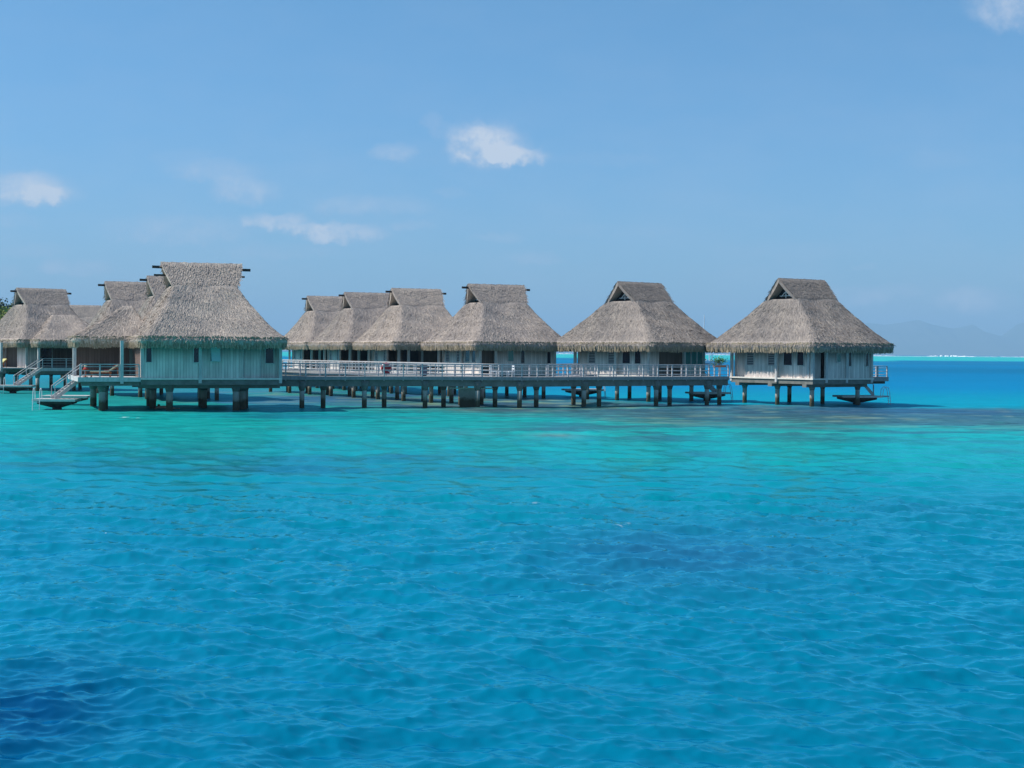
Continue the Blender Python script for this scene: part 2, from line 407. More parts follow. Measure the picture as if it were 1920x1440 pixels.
        A = P + nrm * .0 - e * W / 2; Bq = A + e * W; Cq = P + d2 * Ln + nrm * lf + e * W * .35; D = P + d2 * Ln + nrm * lf - e * W * .35
        mb.npq(np.stack([A, Bq, Cq, D], 1), T)
    # woven ridge cap
    xs = np.linspace(-L / 2, L / 2, 30)
    mb.tube([(x, 0, zT - .05 + .02 * math.sin(i * 1.7)) for i, x in enumerate(xs)], .07, T, 8)
    # soffit boards seen inside the gables
    ends = []
    for e in (-1, 1):
        sf = MB()
        for sg in (-1, 1):
            p0 = Vector((e * (L / 2 - .03), sg * .10, zT - .22)); p1 = Vector((e * (gl / 2 + .02), sg * (gb / 2 - .30), zB + .04))
            p2 = Vector((e * (gl / 2 - .75), sg * (gb / 2 - .30), zB + .04)); p3 = Vector((e * (gl / 2 - .75), sg * .10, zT - .22))
            dn = Vector((0, -sg * .05, -.06))
            vs = [p0, p1, p2, p3, p0 + dn, p1 + dn, p2 + dn, p3 + dn]
            sf.add(vs, [(0, 1, 2, 3), (7, 6, 5, 4), (0, 4, 5, 1), (1, 5, 6, 2), (2, 6, 7, 3), (3, 7, 4, 0)], M['soffit'])
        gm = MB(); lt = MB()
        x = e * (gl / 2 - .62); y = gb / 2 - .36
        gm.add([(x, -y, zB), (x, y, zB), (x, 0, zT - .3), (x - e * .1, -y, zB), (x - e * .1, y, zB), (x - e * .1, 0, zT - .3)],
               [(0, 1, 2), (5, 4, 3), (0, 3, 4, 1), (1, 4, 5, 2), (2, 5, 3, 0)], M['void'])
        x += e * .14
        for (p, q) in (((-.55, .25), (.35, .98)), ((.55, .25), (-.35, .98)), ((-.75, .30), (.75, .30)), ((0, .1), (0, 1.2))):
            lt.bar((x, p[0], zB + p[1]), (x, q[0], zB + q[1]), .06, .05, M['white'])
        ends.append((gm.mesh('gable'), sf.mesh('gable_soffit'), lt.mesh('lattice')))
    return mb.mesh('roof'), fr.mesh('eave_fringe'), ends

ROOF_CACHE = {}
def get_roof(key, *args, **kw):
    if key not in ROOF_CACHE: ROOF_CACHE[key] = roof_meshes(*args, **kw)
    return ROOF_CACHE[key]

# ------------------------------------------------------------------ bungalow
FZ = 2.42          # floor level
def pile_mesh(r=.29, top=1.9, cap=True, bot=-1.2):
    m = MB(); m.tube([(0, 0, bot), (0, 0, top)], r, M['pile'], 18)
    if cap:
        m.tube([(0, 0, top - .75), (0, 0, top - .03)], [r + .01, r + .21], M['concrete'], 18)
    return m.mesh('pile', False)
PILE = pile_mesh(.19, 2.1); PILE_FAT = pile_mesh(.245, 2.1); PILE_THIN = pile_mesh(.26, 1.9, False)
for me in (PILE, PILE_FAT, PILE_THIN):
    me.polygons.foreach_set('use_smooth', [len(p.vertices) == 4 for p in me.polygons])

def railing(parent, pts, z=FZ, post=1.5, h=.95, rails=3, foot=.30, top=.13, name='railing'):
    """rails as one part, every post a sub-part"""
    m = MB()
    for a, c in zip(pts[:-1], pts[1:]):
        a = Vector((a[0], a[1])); c = Vector((c[0], c[1]))
        m.bar((a.x, a.y, z + h), (c.x, c.y, z + h), top, .06, M['rail'])
        for k in range(rails):
            zz = z + .18 + k * (h - .3) / max(rails - 1, 1) * .92
            m.bar((a.x, a.y, zz), (c.x, c.y, zz), .035, .04, M['rail'])
    o = m.build(name, parent)
    pm = MB(); pm.box(-.045, .045, -.045, .045, -foot, h - .032, M['rail']); pm = pm.mesh('post')
    done = set()
    for a, c in zip(pts[:-1], pts[1:]):
        a = Vector((a[0], a[1])); c = Vector((c[0], c[1])); n = max(1, round((c - a).length / post))
        for k in range(n + 1):
            p = a.lerp(c, k / n); key = (round(p.x, 2), round(p.y, 2))
            if key in done: continue
            done.add(key)
            q = link('post', pm, o); q.location = (p.x, p.y, z); q.rotation_euler.z = math.atan2((c - a).y, (c - a).x)
    return o

def window(parent, face, c0, c1, z0, z1, kind, plane):
    """face 'L': on plane x=plane facing -x, c along y; face 'F': on plane y=plane facing -y, c along x"""
    def bx(m, a0, a1, zz0, zz1, d0, d1, mt):
        if face == 'L': m.box(plane - d1, plane - d0, a0, a1, zz0, zz1, mt)
        else: m.box(a0, a1, plane - d1, plane - d0, zz0, zz1, mt)
    f = MB(); t = .055
    fm = M['trim'] if kind != 'void' else M['beam']
    bx(f, c0 - t, c0, z0 - t, z1 + t, .0, .06, fm); bx(f, c1, c1 + t, z0 - t, z1 + t, .0, .06, fm)
    bx(f, c0, c1, z1, z1 + t, .0, .058, fm); bx(f, c0 - .03, c1 + .03, z0 - t - .002, z0, .0, .10, fm)
    wo = f.build('window', parent)
    p = MB()
    if kind == 'louvre':
        bx(p, c0, c1, z0, z1, .003, .012, M['void'])
        n = 9
        for k in range(n):
            zz = z0 + (k + .5) * (z1 - z0) / n
            bx(p, c0 + .01, c1 - .01, zz - .045, zz + .035, .014, .045, M['louvre'])
        p.build('louvre', wo)
    elif kind == 'open':          # pale hopper shutter pushed out
        bx(p, c0, c1, z0, z1, .003, .012, M['glass']); p.build('pane', wo)
        s = MB()
        if face == 'F': s.bar(((c0 + c1) / 2, plane - .50, z0 - .02), ((c0 + c1) / 2, plane - .09, z1), c1 - c0, .04, M['aqua'], (0, 1, 0))
        s.build('shutter', wo)
    else:
        mt = {'glass': M['glass'], 'teal': M['teal'], 'void': M['void']}[kind]
        bx(p, c0, c1, z0, z1, .003, .03, mt); p.build('pane', wo)
    return wo

def hut(x, y, phi, label, a=9.6, bb=13.0, aw=7.0, bw=10.2, L=5.5, left=None, front=None, roofkey='std', wing=None, beams=True,
        group='thatched bungalows on stilts over the lagoon', seed=1, piles=None, lowbeam=False, pile=None, old=False):
    root = empty('overwater_bungalow', (x, y, 0), phi)
    tag(root, label, 'bungalow', group)
    rm, fm, ends = get_roof(roofkey, a, bb, L, wing, seed, 30000, M['thatch_old'] if old else None)
    ro = link('roof', rm, root); link('eave_fringe', fm, ro)
    for (gm, sm, lm) in ends:
        go = link('gable', gm, root); link('gable_soffit', sm, go); link('lattice', lm, go)
    if beams:
        m = MB(); m.bar((-L / 2 - .62, 0, 10.58), (L / 2 + .62, 0, 10.50), .13, .20, M['beam']); m.build('ridge_beam', root)
    if lowbeam:
        m = MB(); m.bar((-L / 2 - .55, -.5, 9.95), (L / 2 + .1, -.5, 9.95), .10, .14, M['beam']); m.build('purlin', root)
    X0, X1, Y0, Y1 = -aw / 2, aw / 2, -bw / 2, bw / 2
    # floor slab and sill
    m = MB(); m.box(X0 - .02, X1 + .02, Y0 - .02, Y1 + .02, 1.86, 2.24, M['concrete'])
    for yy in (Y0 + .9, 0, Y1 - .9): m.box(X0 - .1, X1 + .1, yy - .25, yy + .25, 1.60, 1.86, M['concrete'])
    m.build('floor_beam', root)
    m = MB(); m.box(X0 - .12, X1 + .12, Y0 - .12, Y1 + .12, 2.24, 2.36, M['sill']); m.build('sill', root)
    wl = MB(); posts = []
    TOP = 5.02
    def bays(face, lst):
        for (t0, t1, off, mt, wins) in lst:
            mt = M[mt]
            if face == 'L':
                p = X0 + off; wl.box(p, p + .12, Y0 + t0, Y0 + t1, 2.36, TOP, mt); posts.append((p - .02, Y0 + t0)); base = Y0
            else:
                p = Y0 + off; wl.box(X0 + t0, X0 + t1, p, p + .12, 2.36, TOP, mt); posts.append((X0 + t0, p - .02)); base = X0
            for (w0, w1, z0, z1, kind) in wins: window(root, face, base + w0, base + w1, z0, z1, kind, p)
        if face == 'L': posts.append((X0 + lst[-1][2] - .02, Y0 + lst[-1][1]))
        else: posts.append((X0 + lst[-1][1], Y0 + lst[-1][2] - .02))
    if left is None:
        left = [(.12, 4.3, .12, 'boards', [(1.2, 1.95, 3.45, 4.75, 'glass'), (2.6, 3.6, 3.45, 4.75, 'glass')]),
                (4.3, 8.4, -.05, 'boards', [(4.55, 5.35, 3.42, 4.75, 'louvre'), (7.2, 8.05, 3.42, 4.75, 'louvre')]),
                (8.4, 10.1, .5, 'boards', [])]
    if front is None:
        front = [(.12, 1.5, .6, 'boards', []), (1.5, 3.9, .0, 'boards', [(2.75, 3.15, 3.75, 4.8, 'teal')]),
                 (3.9, 6.9, .02, 'boards', [(4.15, 4.45, 3.4, 4.8, 'glass'), (6.2, 6.5, 3.4, 4.8, 'glass')])]
    bays('L', left); bays('F', front)
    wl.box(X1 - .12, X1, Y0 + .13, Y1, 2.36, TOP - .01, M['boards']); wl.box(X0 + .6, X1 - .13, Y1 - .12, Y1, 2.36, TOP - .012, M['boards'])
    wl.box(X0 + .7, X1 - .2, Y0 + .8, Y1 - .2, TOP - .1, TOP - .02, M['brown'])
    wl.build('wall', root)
    pm = MB(); pm.box(-.11, .11, -.11, .11, 1.98, 5.04, M['trim']); pm = pm.mesh('post')
    seen = []
    for p in posts + [(X1, Y0), (X0 + .05, Y1)]:
        if any(abs(p[0] - s_[0]) < .28 and abs(p[1] - s_[1]) < .28 for s_ in seen): continue
        seen.append(p); q_ = link('post', pm, root); q_.location = (p[0], p[1], 0)
    if piles is None:
        piles = [(X0 + .8, Y0 + .9), (X1 - .8, Y0 + .9), (X0 + .8, 0), (X1 - .8, 0), (X0 + .8, Y1 - .9), (X1 - .8, Y1 - .9)]
    for p in piles:
        q_ = link('pile', pile or PILE, root); q_.location = (p[0], p[1], 0)
    return root

# ------------------------------------------------------------------ swim platform with stairs and ladder
def swim_platform(x, y, rz, label, wdt=3.2, dep=2.4, z=.78, stairs=None, ladder=(1.75, 0, 0), hoops=True):
    root = empty('swim_platform', (x, y, 0), rz); tag(root, label, 'swim platform', 'swim platforms below the bungalows')
    m = MB(); m.box(-wdt / 2, wdt / 2, -dep / 2, dep / 2, z - .16, z, M['deck']); m.box(-wdt / 2 - .03, wdt / 2 + .03, -dep / 2 - .03, -dep / 2, z - .17, z + .01, M['sill'])
    if ladder and ladder[0] > wdt / 2: m.box(wdt / 2 + .002, ladder[0] - .02, ladder[1] - .4, ladder[1] + .4, z - .14, z - .01, M['trim'])
    m.build('slab', root)
    m = MB(); w0, d0 = wdt / 2 * .82, dep / 2 * .8
    vs = [(-w0, -d0, z - .17), (w0, -d0, z - .17), (w0, d0, z - .17), (-w0, d0, z - .17), (-w0, -d0, z - .34), (w0, -d0, z - .34), (w0, d0, z - .34), (-w0, d0, z - .34),
          (-.35, -.35, z - .62), (.35, -.35, z - .62), (.35, .35, z - .62), (-.35, .35, z - .62)]
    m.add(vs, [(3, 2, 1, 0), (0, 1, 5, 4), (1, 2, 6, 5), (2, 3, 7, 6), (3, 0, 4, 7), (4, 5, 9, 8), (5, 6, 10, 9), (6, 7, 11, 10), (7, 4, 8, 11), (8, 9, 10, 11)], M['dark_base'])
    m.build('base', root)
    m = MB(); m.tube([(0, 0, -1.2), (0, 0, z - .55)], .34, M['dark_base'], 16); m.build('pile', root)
    if ladder:
        lx, ly, la = ladder; m = MB(); ca, sa = math.cos(la), math.sin(la)
        for s_ in (-.24, .24):
            base = Vector((lx, ly, 0)) + Vector((-sa, ca, 0)) * s_; d = Vector((ca, sa, 0))
            pts = [base - d * .55 + Vector((0, 0, z)), base - d * .50 + Vector((0, 0, z + .55)), base - d * .3 + Vector((0, 0, z + .78)), base - d * .05 + Vector((0, 0, z + .72)), base + d * .08 + Vector((0, 0, z + .35)), base + d * .18 + Vector((0, 0, z - .4)), base + d * .26 + Vector((0, 0, -.6))]
            m.tube(pts, .028, M['white'], 8)
        for zz in (-.3, 0.02, .3, .55):
            c = Vector((lx, ly, zz)) + Vector((ca, sa, 0)) * (.24 - .10 * (zz + .3))
            m.bar(c + Vector((-sa, ca, 0)) * .24, c - Vector((-sa, ca, 0)) * .24, .06, .03, M['white'])
        m.build('ladder', root)
    if stairs:
        (tx, ty, bx_, by_) = stairs; m = MB(); t = Vector((tx, ty, FZ)); bt = Vector((bx_, by_, z + .02)); d = (bt - t); hd = Vector((d.x, d.y, 0)).normalized(); sd_ = Vector((-hd.y, hd.x, 0))
        for s_ in (-.42, .42):
            m.bar(t + sd_ * s_, bt + sd_ * s_, .06, .26, M['trim'])
        for k in range(1, 9):
            c = t.lerp(bt, k / 9); m.bar(c + sd_ * .39, c - sd_ * .39, .24, .04, M['deck'])
        st = m.build('staircase', root)
        m = MB()
        for s_ in (-.42, .42):
            m.bar(t + sd_ * s_ + Vector((0, 0, .9)), bt + sd_ * s_ + Vector((0, 0, .9)), .06, .05, M['rail'])
            for k in (0, .5, 1):
                c = t.lerp(bt, k) + sd_ * s_; m.bar(c, c + Vector((0, 0, .9)), .06, .06, M['rail'])
        m.build('handrail', st)
    return root

# ================================================================== the bungalows
G_R = 'thatched bungalows on stilts over the lagoon'
# big near one at left
A = hut(-23.5, 113, R(20), 'largest and nearest thatched bungalow, left, with a veranda and sun lounger at its left end', a=10.5, aw=10.0, L=6.1, roofkey='near',
        wing=(-9.3, -3.2, .6, 6.6, 7.7, 1.2, .4), seed=31, lowbeam=True, pile=PILE_FAT,
        left=[(.1, 10.1, .1, 'brown', [])],
        front=[(.1, 4.15, .0, 'boards', [(.35, .72, 3.50, 4.8, 'glass'), (3.70, 4.05, 3.50, 4.8, 'glass')]),
               (4.15, 7.25, .0, 'boards', [(4.90, 5.55, 3.60, 4.75, 'open')]),
               (7.25, 8.55, .35, 'boards', []), (8.55, 9.95, .6, 'boards', [(9.0, 9.6, 3.45, 4.8, 'glass')])],
        piles=[(-7.6, -4.0), (-2.9, -4.2), (1.9, -4.2), (2.6, -3.0), (-7.2, -1.2), (-3.6, 0), (.2, .2), (3.4, .6), (-7.6, 4.0), (-3.4, 4.0), (.6, 4.2), (3.6, 4.2)])
m = MB(); m.box(-9.3, -5.05, -5.2, 5.6, 2.27, 2.40, M['deck']); m.box(-9.35, -5.05, -5.26, -5.2, 2.10, 2.42, M['trim']); m.box(-9.36, -9.30, -5.2, 5.6, 2.10, 2.42, M['trim'])
m.box(-9.1, -5.1, -5.0, -4.5, 1.80, 2.268, M['concrete']); m.box(-9.1, -5.1, 3.6, 4.2, 1.80, 2.268, M['concrete']); m.box(-7.9, -7.3, -4.49, 3.59, 1.86, 2.267, M['concrete'])
m.build('veranda_deck', A)
m = MB(); m.box(-9.2, -5.1, 2.2, 2.32, 2.41, 5.0, M['brown']); m.build('veranda_wall', A)
railing(A, [(-9.2, -5.15), (-5.15, -5.15)], z=2.41, post=1.35, h=.92)
for (px_, py_) in ((-6.35, -5.2), (-9.15, 1.2), (-9.15, 2.1)):
    m = MB(); m.box(-.11, .11, -.11, .11, 1.95, 5.0, M['trim']); o = m.build('post', A); o.location = (px_, py_, 0)

Rr = lambda *a, **k: hut(*a, **k)
c_ = hut(-30.0, 134, R(22), 'mostly hidden thatched bungalow, its gable poking out left of the largest ridge')
b_ = hut(-36.9, 145.5, R(24), 'thatched bungalow above and behind the largest one\'s veranda, next left of the hidden gable')
F_ = hut(-51.4, 163, R(38), 'leftmost thatched bungalow, cut by the photo edge, with a lean-to roof over its veranda', roofkey='far', wing=(-3.6, 5.2, -8.8, -2.2, 8.0, .2, 1.6), seed=61,
         left=[(.12, 3.0, .1, 'boards', []), (3.0, 10.1, 1.4, 'brown', [])],
         front=[(.12, 1.2, .2, 'boards', []), (1.2, 6.9, 1.2, 'brown', [(2.0, 3.2, 2.6, 4.5, 'glass')])])
m = MB(); m.box(-3.4, 4.2, -8.2, -5.3, 2.27, 2.40, M['deck']); m.box(-3.45, 4.25, -8.26, -8.2, 2.08, 2.42, M['trim']); m.box(-6.2, -3.6, -5.2, 5.2, 2.27, 2.40, M['deck']); m.box(-6.26, -6.2, -5.2, 5.2, 2.08, 2.42, M['trim'])
m.box(-3.3, 4.1, -8.1, -7.6, 1.80, 2.268, M['concrete']); m.box(-6.1, -5.6, -5.1, 5.1, 1.80, 2.268, M['concrete'])
m.build('veranda_deck', F_)
railing(F_, [(-3.4, -8.1), (4.2, -8.1)], post=1.5); railing(F_, [(-6.15, -5.1), (-6.15, 5.1)], post=2.0)
for p in ((-3.3, -8.1), (.6, -8.1), (4.1, -8.1), (-6.1, -5.0), (-6.1, 0), (-6.1, 5)):
    m = MB(); m.box(-.1, .1, -.1, .1, 1.95, 5.0, M['trim']); o = m.build('post', F_); o.location = (*p, 0)
    q_ = link('pile', PILE, F_); q_.location = (p[0], p[1] + .3, 0)
hut(-64.5, 224, R(20), 'small distant thatched roof low in the gap between the two leftmost ridges')

openf = [(.12, 2.6, .9, 'brown', [(.5, 2.2, 2.5, 4.7, 'void')]), (2.6, 5.2, .9, 'brown', []), (5.2, 6.9, .3, 'brown', [(5.5, 5.9, 3.3, 4.8, 'glass')])]
openl = [(.12, 4.0, .9, 'brown', [(.6, 2.4, 2.5, 4.7, 'void')]), (4.0, 8.0, -.05, 'boards', [(4.3, 5.0, 3.42, 4.75, 'louvre'), (7.0, 7.7, 3.42, 4.75, 'louvre')]), (8.0, 10.1, .5, 'boards', [])]
hut(-22.1, 180, R(24), 'farthest of the overlapping thatched bungalows in the middle, just right of the largest one', front=openf, left=openl)
hut(-16.3, 168, R(24), 'middle bungalow of the three overlapping ones behind the red life ring', front=openf, left=openl)
hut(-10.1, 156.5, R(24), 'nearest of the three overlapping bungalows, its roof tucked behind the central one', front=openf, left=openl)
C_ = hut(-1.6, 145.5, R(25), 'central thatched bungalow with a pale roof and ridge beams poking out at both ends', a=10.2, aw=7.9, L=6.0, roofkey='central', seed=77,
         front=[(.12, 1.6, .4, 'brown', []), (1.6, 7.8, .0, 'boards', [(2.9, 3.45, 3.55, 4.8, 'teal'), (4.25, 4.6, 3.35, 4.8, 'glass'), (7.0, 7.35, 3.35, 4.8, 'glass')])])
D_ = hut(11.8, 139, R(38), bb=13.5, roofkey='second', seed=91, old=True, label= 'second thatched bungalow from the right, teal windows at its right corner, mast behind its roof', beams=False,
         front=[(.12, 1.2, .0, 'boards', []), (1.2, 4.4, .25, 'brown', []), (4.4, 6.9, .1, 'boards', [(4.6, 5.2, 3.4, 4.8, 'teal'), (5.35, 5.95, 3.4, 4.8, 'teal'), (6.1, 6.7, 3.4, 4.8, 'teal')])])
E_ = hut(25.3, 131, R(33), 'rightmost thatched bungalow standing alone against open water, small railed deck at its right side', beams=False, roofkey='east', seed=133, old=True)
# rear deck of the rightmost bungalow
m = MB(); m.box(3.55, 8.3, -2.4, 2.9, 2.27, 2.40, M['deck']); m.box(3.5, 8.3, -2.48, -2.4, 2.02, 2.42, M['fascia']); m.box(8.3, 8.36, -2.48, 2.9, 2.02, 2.42, M['fascia']); m.box(3.55, 8.1, -2.3, -1.8, 1.80, 2.268, M['dark_base']); m.build('rear_deck', E_)
railing(E_, [(3.6, -2.38), (8.25, -2.38), (8.25, 2.8)], post=1.3, foot=.1)
for hh_ in (C_, D_):
    m = MB(); m.box(3.55 + (.45 if hh_ is C_ else 0), 6.3, .3, 4.9, 2.27, 2.40, M['deck']); m.build('rear_deck', hh_)
    railing(hh_, [(4.1, .3), (6.25, .3), (6.25, 4.8)], post=1.3, foot=.1)

swim_platform(-33.0, 108.3, R(4), 'nearest white-edged swim platform, below the stairs of the largest bungalow', wdt=3.0, dep=2.2, ladder=(-1.15, -1.25, R(-90)), stairs=(1.6, 1.2, -.3, .1))
swim_platform(-35.2, 118.0, R(4), 'pale landing platform right behind the nearest swim platform', wdt=3.6, dep=2.4, z=.72, ladder=None)
swim_platform(-49.3, 147.5, R(6), 'swim platform at the left photo edge with a steep stair up to the leftmost bungalow', wdt=4.0, dep=2.4, ladder=(-.8, -1.35, R(-90)), stairs=(2.3, 1.8, .2, .2))
swim_platform(7.0, 148.5, R(8), 'swim platform seen in shade under the walkway between the central bungalow and the next', ladder=(2.05, -.4, 0), wdt=3.8)
swim_platform(18.3, 140, R(10), 'swim platform with a tall white ladder between the two rightmost bungalows', ladder=(2.15, -.3, 0), stairs=(-.6, 1.0, .8, .0), wdt=3.6)
swim_platform(30.5, 132, R(10), 'rightmost swim platform with hooped white ladder and steep steps', ladder=(2.75, -.3, 0), stairs=(.25, .5, 1.55, .0), wdt=3.6)

# ================================================================== walkways
def walkway(label, near, width, piles, group='raised timber walkways', girder=.62, posts=1.5):
    """near: polyline of the edge facing the camera; deck lies behind it (left normal)"""
    root = empty('walkway', (near[0][0], near[0][1], 0)); ox, oy = near[0]; tag(root, label, 'walkway', group)
    P = [Vector((p[0] - ox, p[1] - oy)) for p in near]; far = []
    for i, p in enumerate(P):
        d = (P[min(i + 1, len(P) - 1)] - P[max(i - 1, 0)]).normalized(); far.append(p + Vector((-d.y, d.x)) * width)
    dk = MB(); gd = MB(); fs = MB()
    for i in range(len(P) - 1):
        a, c, e, f = P[i], P[i + 1], far[i + 1], far[i]
        dk.add([(a.x, a.y, FZ - .12), (c.x, c.y, FZ - .12), (e.x, e.y, FZ - .12), (f.x, f.y, FZ - .12), (a.x, a.y, FZ), (c.x, c.y, FZ), (e.x, e.y, FZ), (f.x, f.y, FZ)],
               [(3, 2, 1, 0), (4, 5, 6, 7), (0, 1, 5, 4), (1, 2, 6, 5), (2, 3, 7, 6), (3, 0, 4, 7)], M['deck'])
        n = Vector((-(c - a).y, (c - a).x)).normalized()
        for (p, q, s_) in ((a, c, -1), (f, e, 1)):
            k = n * s_ * .035
            fs.bar((p.x + k.x, p.y + k.y, FZ - .11), (q.x + k.x, q.y + k.y, FZ - .11), .06, .27, M['fascia'])
            k = n * -s_ * .28
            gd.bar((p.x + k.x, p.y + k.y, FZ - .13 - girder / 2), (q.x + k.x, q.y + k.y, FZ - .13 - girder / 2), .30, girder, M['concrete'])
    dk.build('deck', root); fs.build('fascia', root); gd.build('girder', root)
    off = Vector((0, 0))
    for (pl, sg) in ((P, -1), (far, 1)):
        pts = []
        for i, p in enumerate(pl):
            d = (pl[min(i + 1, len(pl) - 1)] - pl[max(i - 1, 0)]).normalized(); nn = Vector((-d.y, d.x)) * (-.10 * (-1 if sg < 0 else 1)) * -1
            pts.append((p.x + (nn.x if sg < 0 else -nn.x) * -1, p.y + (nn.y if sg < 0 else -nn.y) * -1))
        railing(root, pts, z=FZ, post=posts, h=.98, foot=.32)
    for (px_, py_) in piles:
        q_ = link('pile', PILE, root); q_.location = (px_ - ox, py_ - oy, 0)
    return root
near1 = [(-20, 112), (-7, 116.5), (.8, 117.2), (7, 120.8), (18.6, 128.0)]
pl = []
for x_ in (-16, -11.4, -6.8, -2.7, .6, 5.8, 12.0, 16.6):
    yy = np.interp(x_, [p[0] for p in near1], [p[1] for p in near1]); pl.append((x_, yy + .35))
    pl.append((x_ + 1.35, yy + 2.45))
walkway('long grey walkway crossing in front of the central bungalows and ending at the rightmost one', near1, 2.6, pl)
dv = Vector((-22.5, 38)).normalized()
near2 = [(-27.5, 160), (-3.2, 119.3)]
pl = []
for k in range(9):
    t_ = (k + .5) / 9; p = Vector((-27.2, 160)).lerp(Vector((-3.2, 120.5)), t_); pl.append((p.x + .3, p.y + .3)); pl.append((p.x + 2.0, p.y + 1.2))
walkway('walkway with bright rails running away past the red life ring along the three overlapping bungalows', near2, 2.4, pl)
# wide concrete pier and side braces under the walkway junction
pr_ = empty('concrete_pier', (-3.4, 119.0, 0)); tag(pr_, 'wide dark concrete pier under the walkway in front of the central bungalow', 'pier')
m = MB(); m.box(-.75, .75, -.6, .6, -1.2, 1.45, M['pile']); m.build('pier_block', pr_)
m = MB(); m.box(-1.6, 1.9, -.72, -.6, 1.45, 1.56, M['sill']); m.build('brace', pr_)
# short walkway to bungalow doors
walkway('short walkway spur from the long walkway to the second bungalow from the right', [(4.6, 122.5), (7.4, 131.5)], 1.6, [(5.2, 126)])

# ================================================================== small things
def lounger(x, y, rz, label, cushion, towel=None, z=2.40):
    root = empty('sun_lounger', (x, y, z), rz); tag(root, label, 'sun lounger', 'sun loungers on the verandas')
    m = MB(); m.box(-.95, .55, -.33, -.27, .28, .36, M['wood']); m.box(-.95, .55, .27, .33, .28, .36, M['wood'])
    for k in range(9): m.box(-.9 + k * .17, -.80 + k * .17, -.27, .27, .31, .345, M['wood'])
    m.build('frame', root)
    for (a_, c_2) in ((-.85, -.30), (-.85, .30), (.45, -.30), (.45, .30)):
        m = MB(); m.bar((a_, c_2, 0), (a_ + .05, c_2, .30), .07, .07, M['wood']); m.build('leg', root)
    m = MB(); m.bar((.40, 0, .36), (1.05, 0, .80), .60, .05, M['wood']); m.bar((.95, -.2, .70), (1.0, -.2, .0), .04, .04, M['wood']); m.bar((.95, .2, .70), (1.0, .2, 0), .04, .04, M['wood']); m.build('backrest', root)
    m = MB(); m.box(-.92, .40, -.28, .28, .35, .46, cushion); m.bar((.36, 0, .44), (1.0, 0, .88), .54, .10, cushion); m.build('cushion', root)
    if towel:
        m = MB(); m.box(.05, .38, -.33, .33, .462, .50, towel); m.bar((.62, 0, .69), (1.04, 0, .97), .30, .05, towel); m.build('towel', root)
    return root
def at_local(root, x, y):
    c, s = math.cos(root.rotation_euler.z), math.sin(root.rotation_euler.z)
    return root.location.x + c * x - s * y, root.location.y + s * x + c * y
lx, ly = at_local(A, -7.5, -3.9)
lounger(lx, ly, R(12), 'orange wooden sun lounger with cream cushion and red towel on the largest bungalow veranda', M['cream'], M['redcloth'])
lx, ly = at_local(F_, -5.4, -1.9)
lounger(lx, ly, R(60), 'yellow-covered sun lounger at the far left photo edge', M['yellow'])
lx, ly = at_local(F_, 1.6, -7.3)
lounger(lx, ly, R(20), 'brown sun lounger in the shade behind the rails of the leftmost bungalow', M['wood'])
lx, ly = at_local(A, -8.75, -4.1)
st = empty('side_table', (lx, ly, 2.40)); tag(st, 'small slim side table with a red cloth and cream pot beside the orange lounger', 'side table')
m = MB(); m.tube([(0, 0, 0), (0, 0, .5)], [.05, .04], M['wood'], 10); m.tube([(0, 0, 0), (0, 0, .04)], .17, M['wood'], 14); m.build('stand', st)
m = MB(); m.tube([(0, 0, .5), (0, 0, .54)], .24, M['wood'], 16); m.build('tabletop', st)
m = MB(); m.tube([(0, 0, .54), (0, 0, .60), (0, 0, .70)], [.16, .17, .10], M['redcloth'], 12); m.build('cloth', st)
m = MB(); m.tube([(0, -.02, .70), (0, -.02, .76), (0, -.02, .84)], [.06, .09, .07], M['cream'], 12); m.build('pot', st)

# life ring on the far walkway rail
def wpix(px, py, Y):
    yh = 664 + (px - 1640) * ROLL
    return (px - 960) / FPX * Y, Y, H - (py - yh) / FPX * Y
X_, Y_, Z_ = wpix(724, 688, 121.5)
lr = empty('life_ring', (X_, Y_, 0), R(10)); tag(lr, 'red life ring hanging on a walkway post near the middle bungalows', 'life ring')
m = MB(); pts = [(.34 * math.cos(t), 0, 3.0 + .34 * math.sin(t)) for t in np.linspace(0, 2 * math.pi, 25)]
m.tube(pts, .10, M['red'], 10, False); m.build('ring', lr, True)
m = MB()
for t in (R(45), R(135), R(225), R(315)):
    m.tube([(.34 * math.cos(t - .1), 0, 3.0 + .34 * math.sin(t - .1)), (.34 * math.cos(t + .1), 0, 3.0 + .34 * math.sin(t + .1))], .108, M['white'], 10)
m.build('band', lr)
m = MB(); m.box(-.05, .05, .10, .2, FZ, 3.5, M['rail']); m.box(-.30, .30, .06, .10, 2.55, 3.45, M['red']); m.build('backboard', lr)
X_, Y_, Z_ = wpix(794, 690, 119.6)
cb = empty('utility_cabinet', (X_, Y_, FZ)); tag(cb, 'dark blue-grey utility cabinet standing on the walkway left of the central bungalow', 'cabinet')
m = MB(); m.box(-.28, .28, -.2, .2, .06, .86, M['bluebox']); m.box(-.22, .22, -.15, .15, 0, .06, M['dark_base']); m.build('body', cb)
m = MB(); m.box(-.31, .31, -.23, .23, .86, .90, M['bluebox']); m.build('lid', cb)
m = MB(); m.box(-.24, .24, -.225, -.202, .12, .80, M['bluebox']); d_ = m.build('door', cb)
m = MB(); m.box(.15, .18, -.25, -.226, .42, .56, M['steel']); m.build('handle', d_)

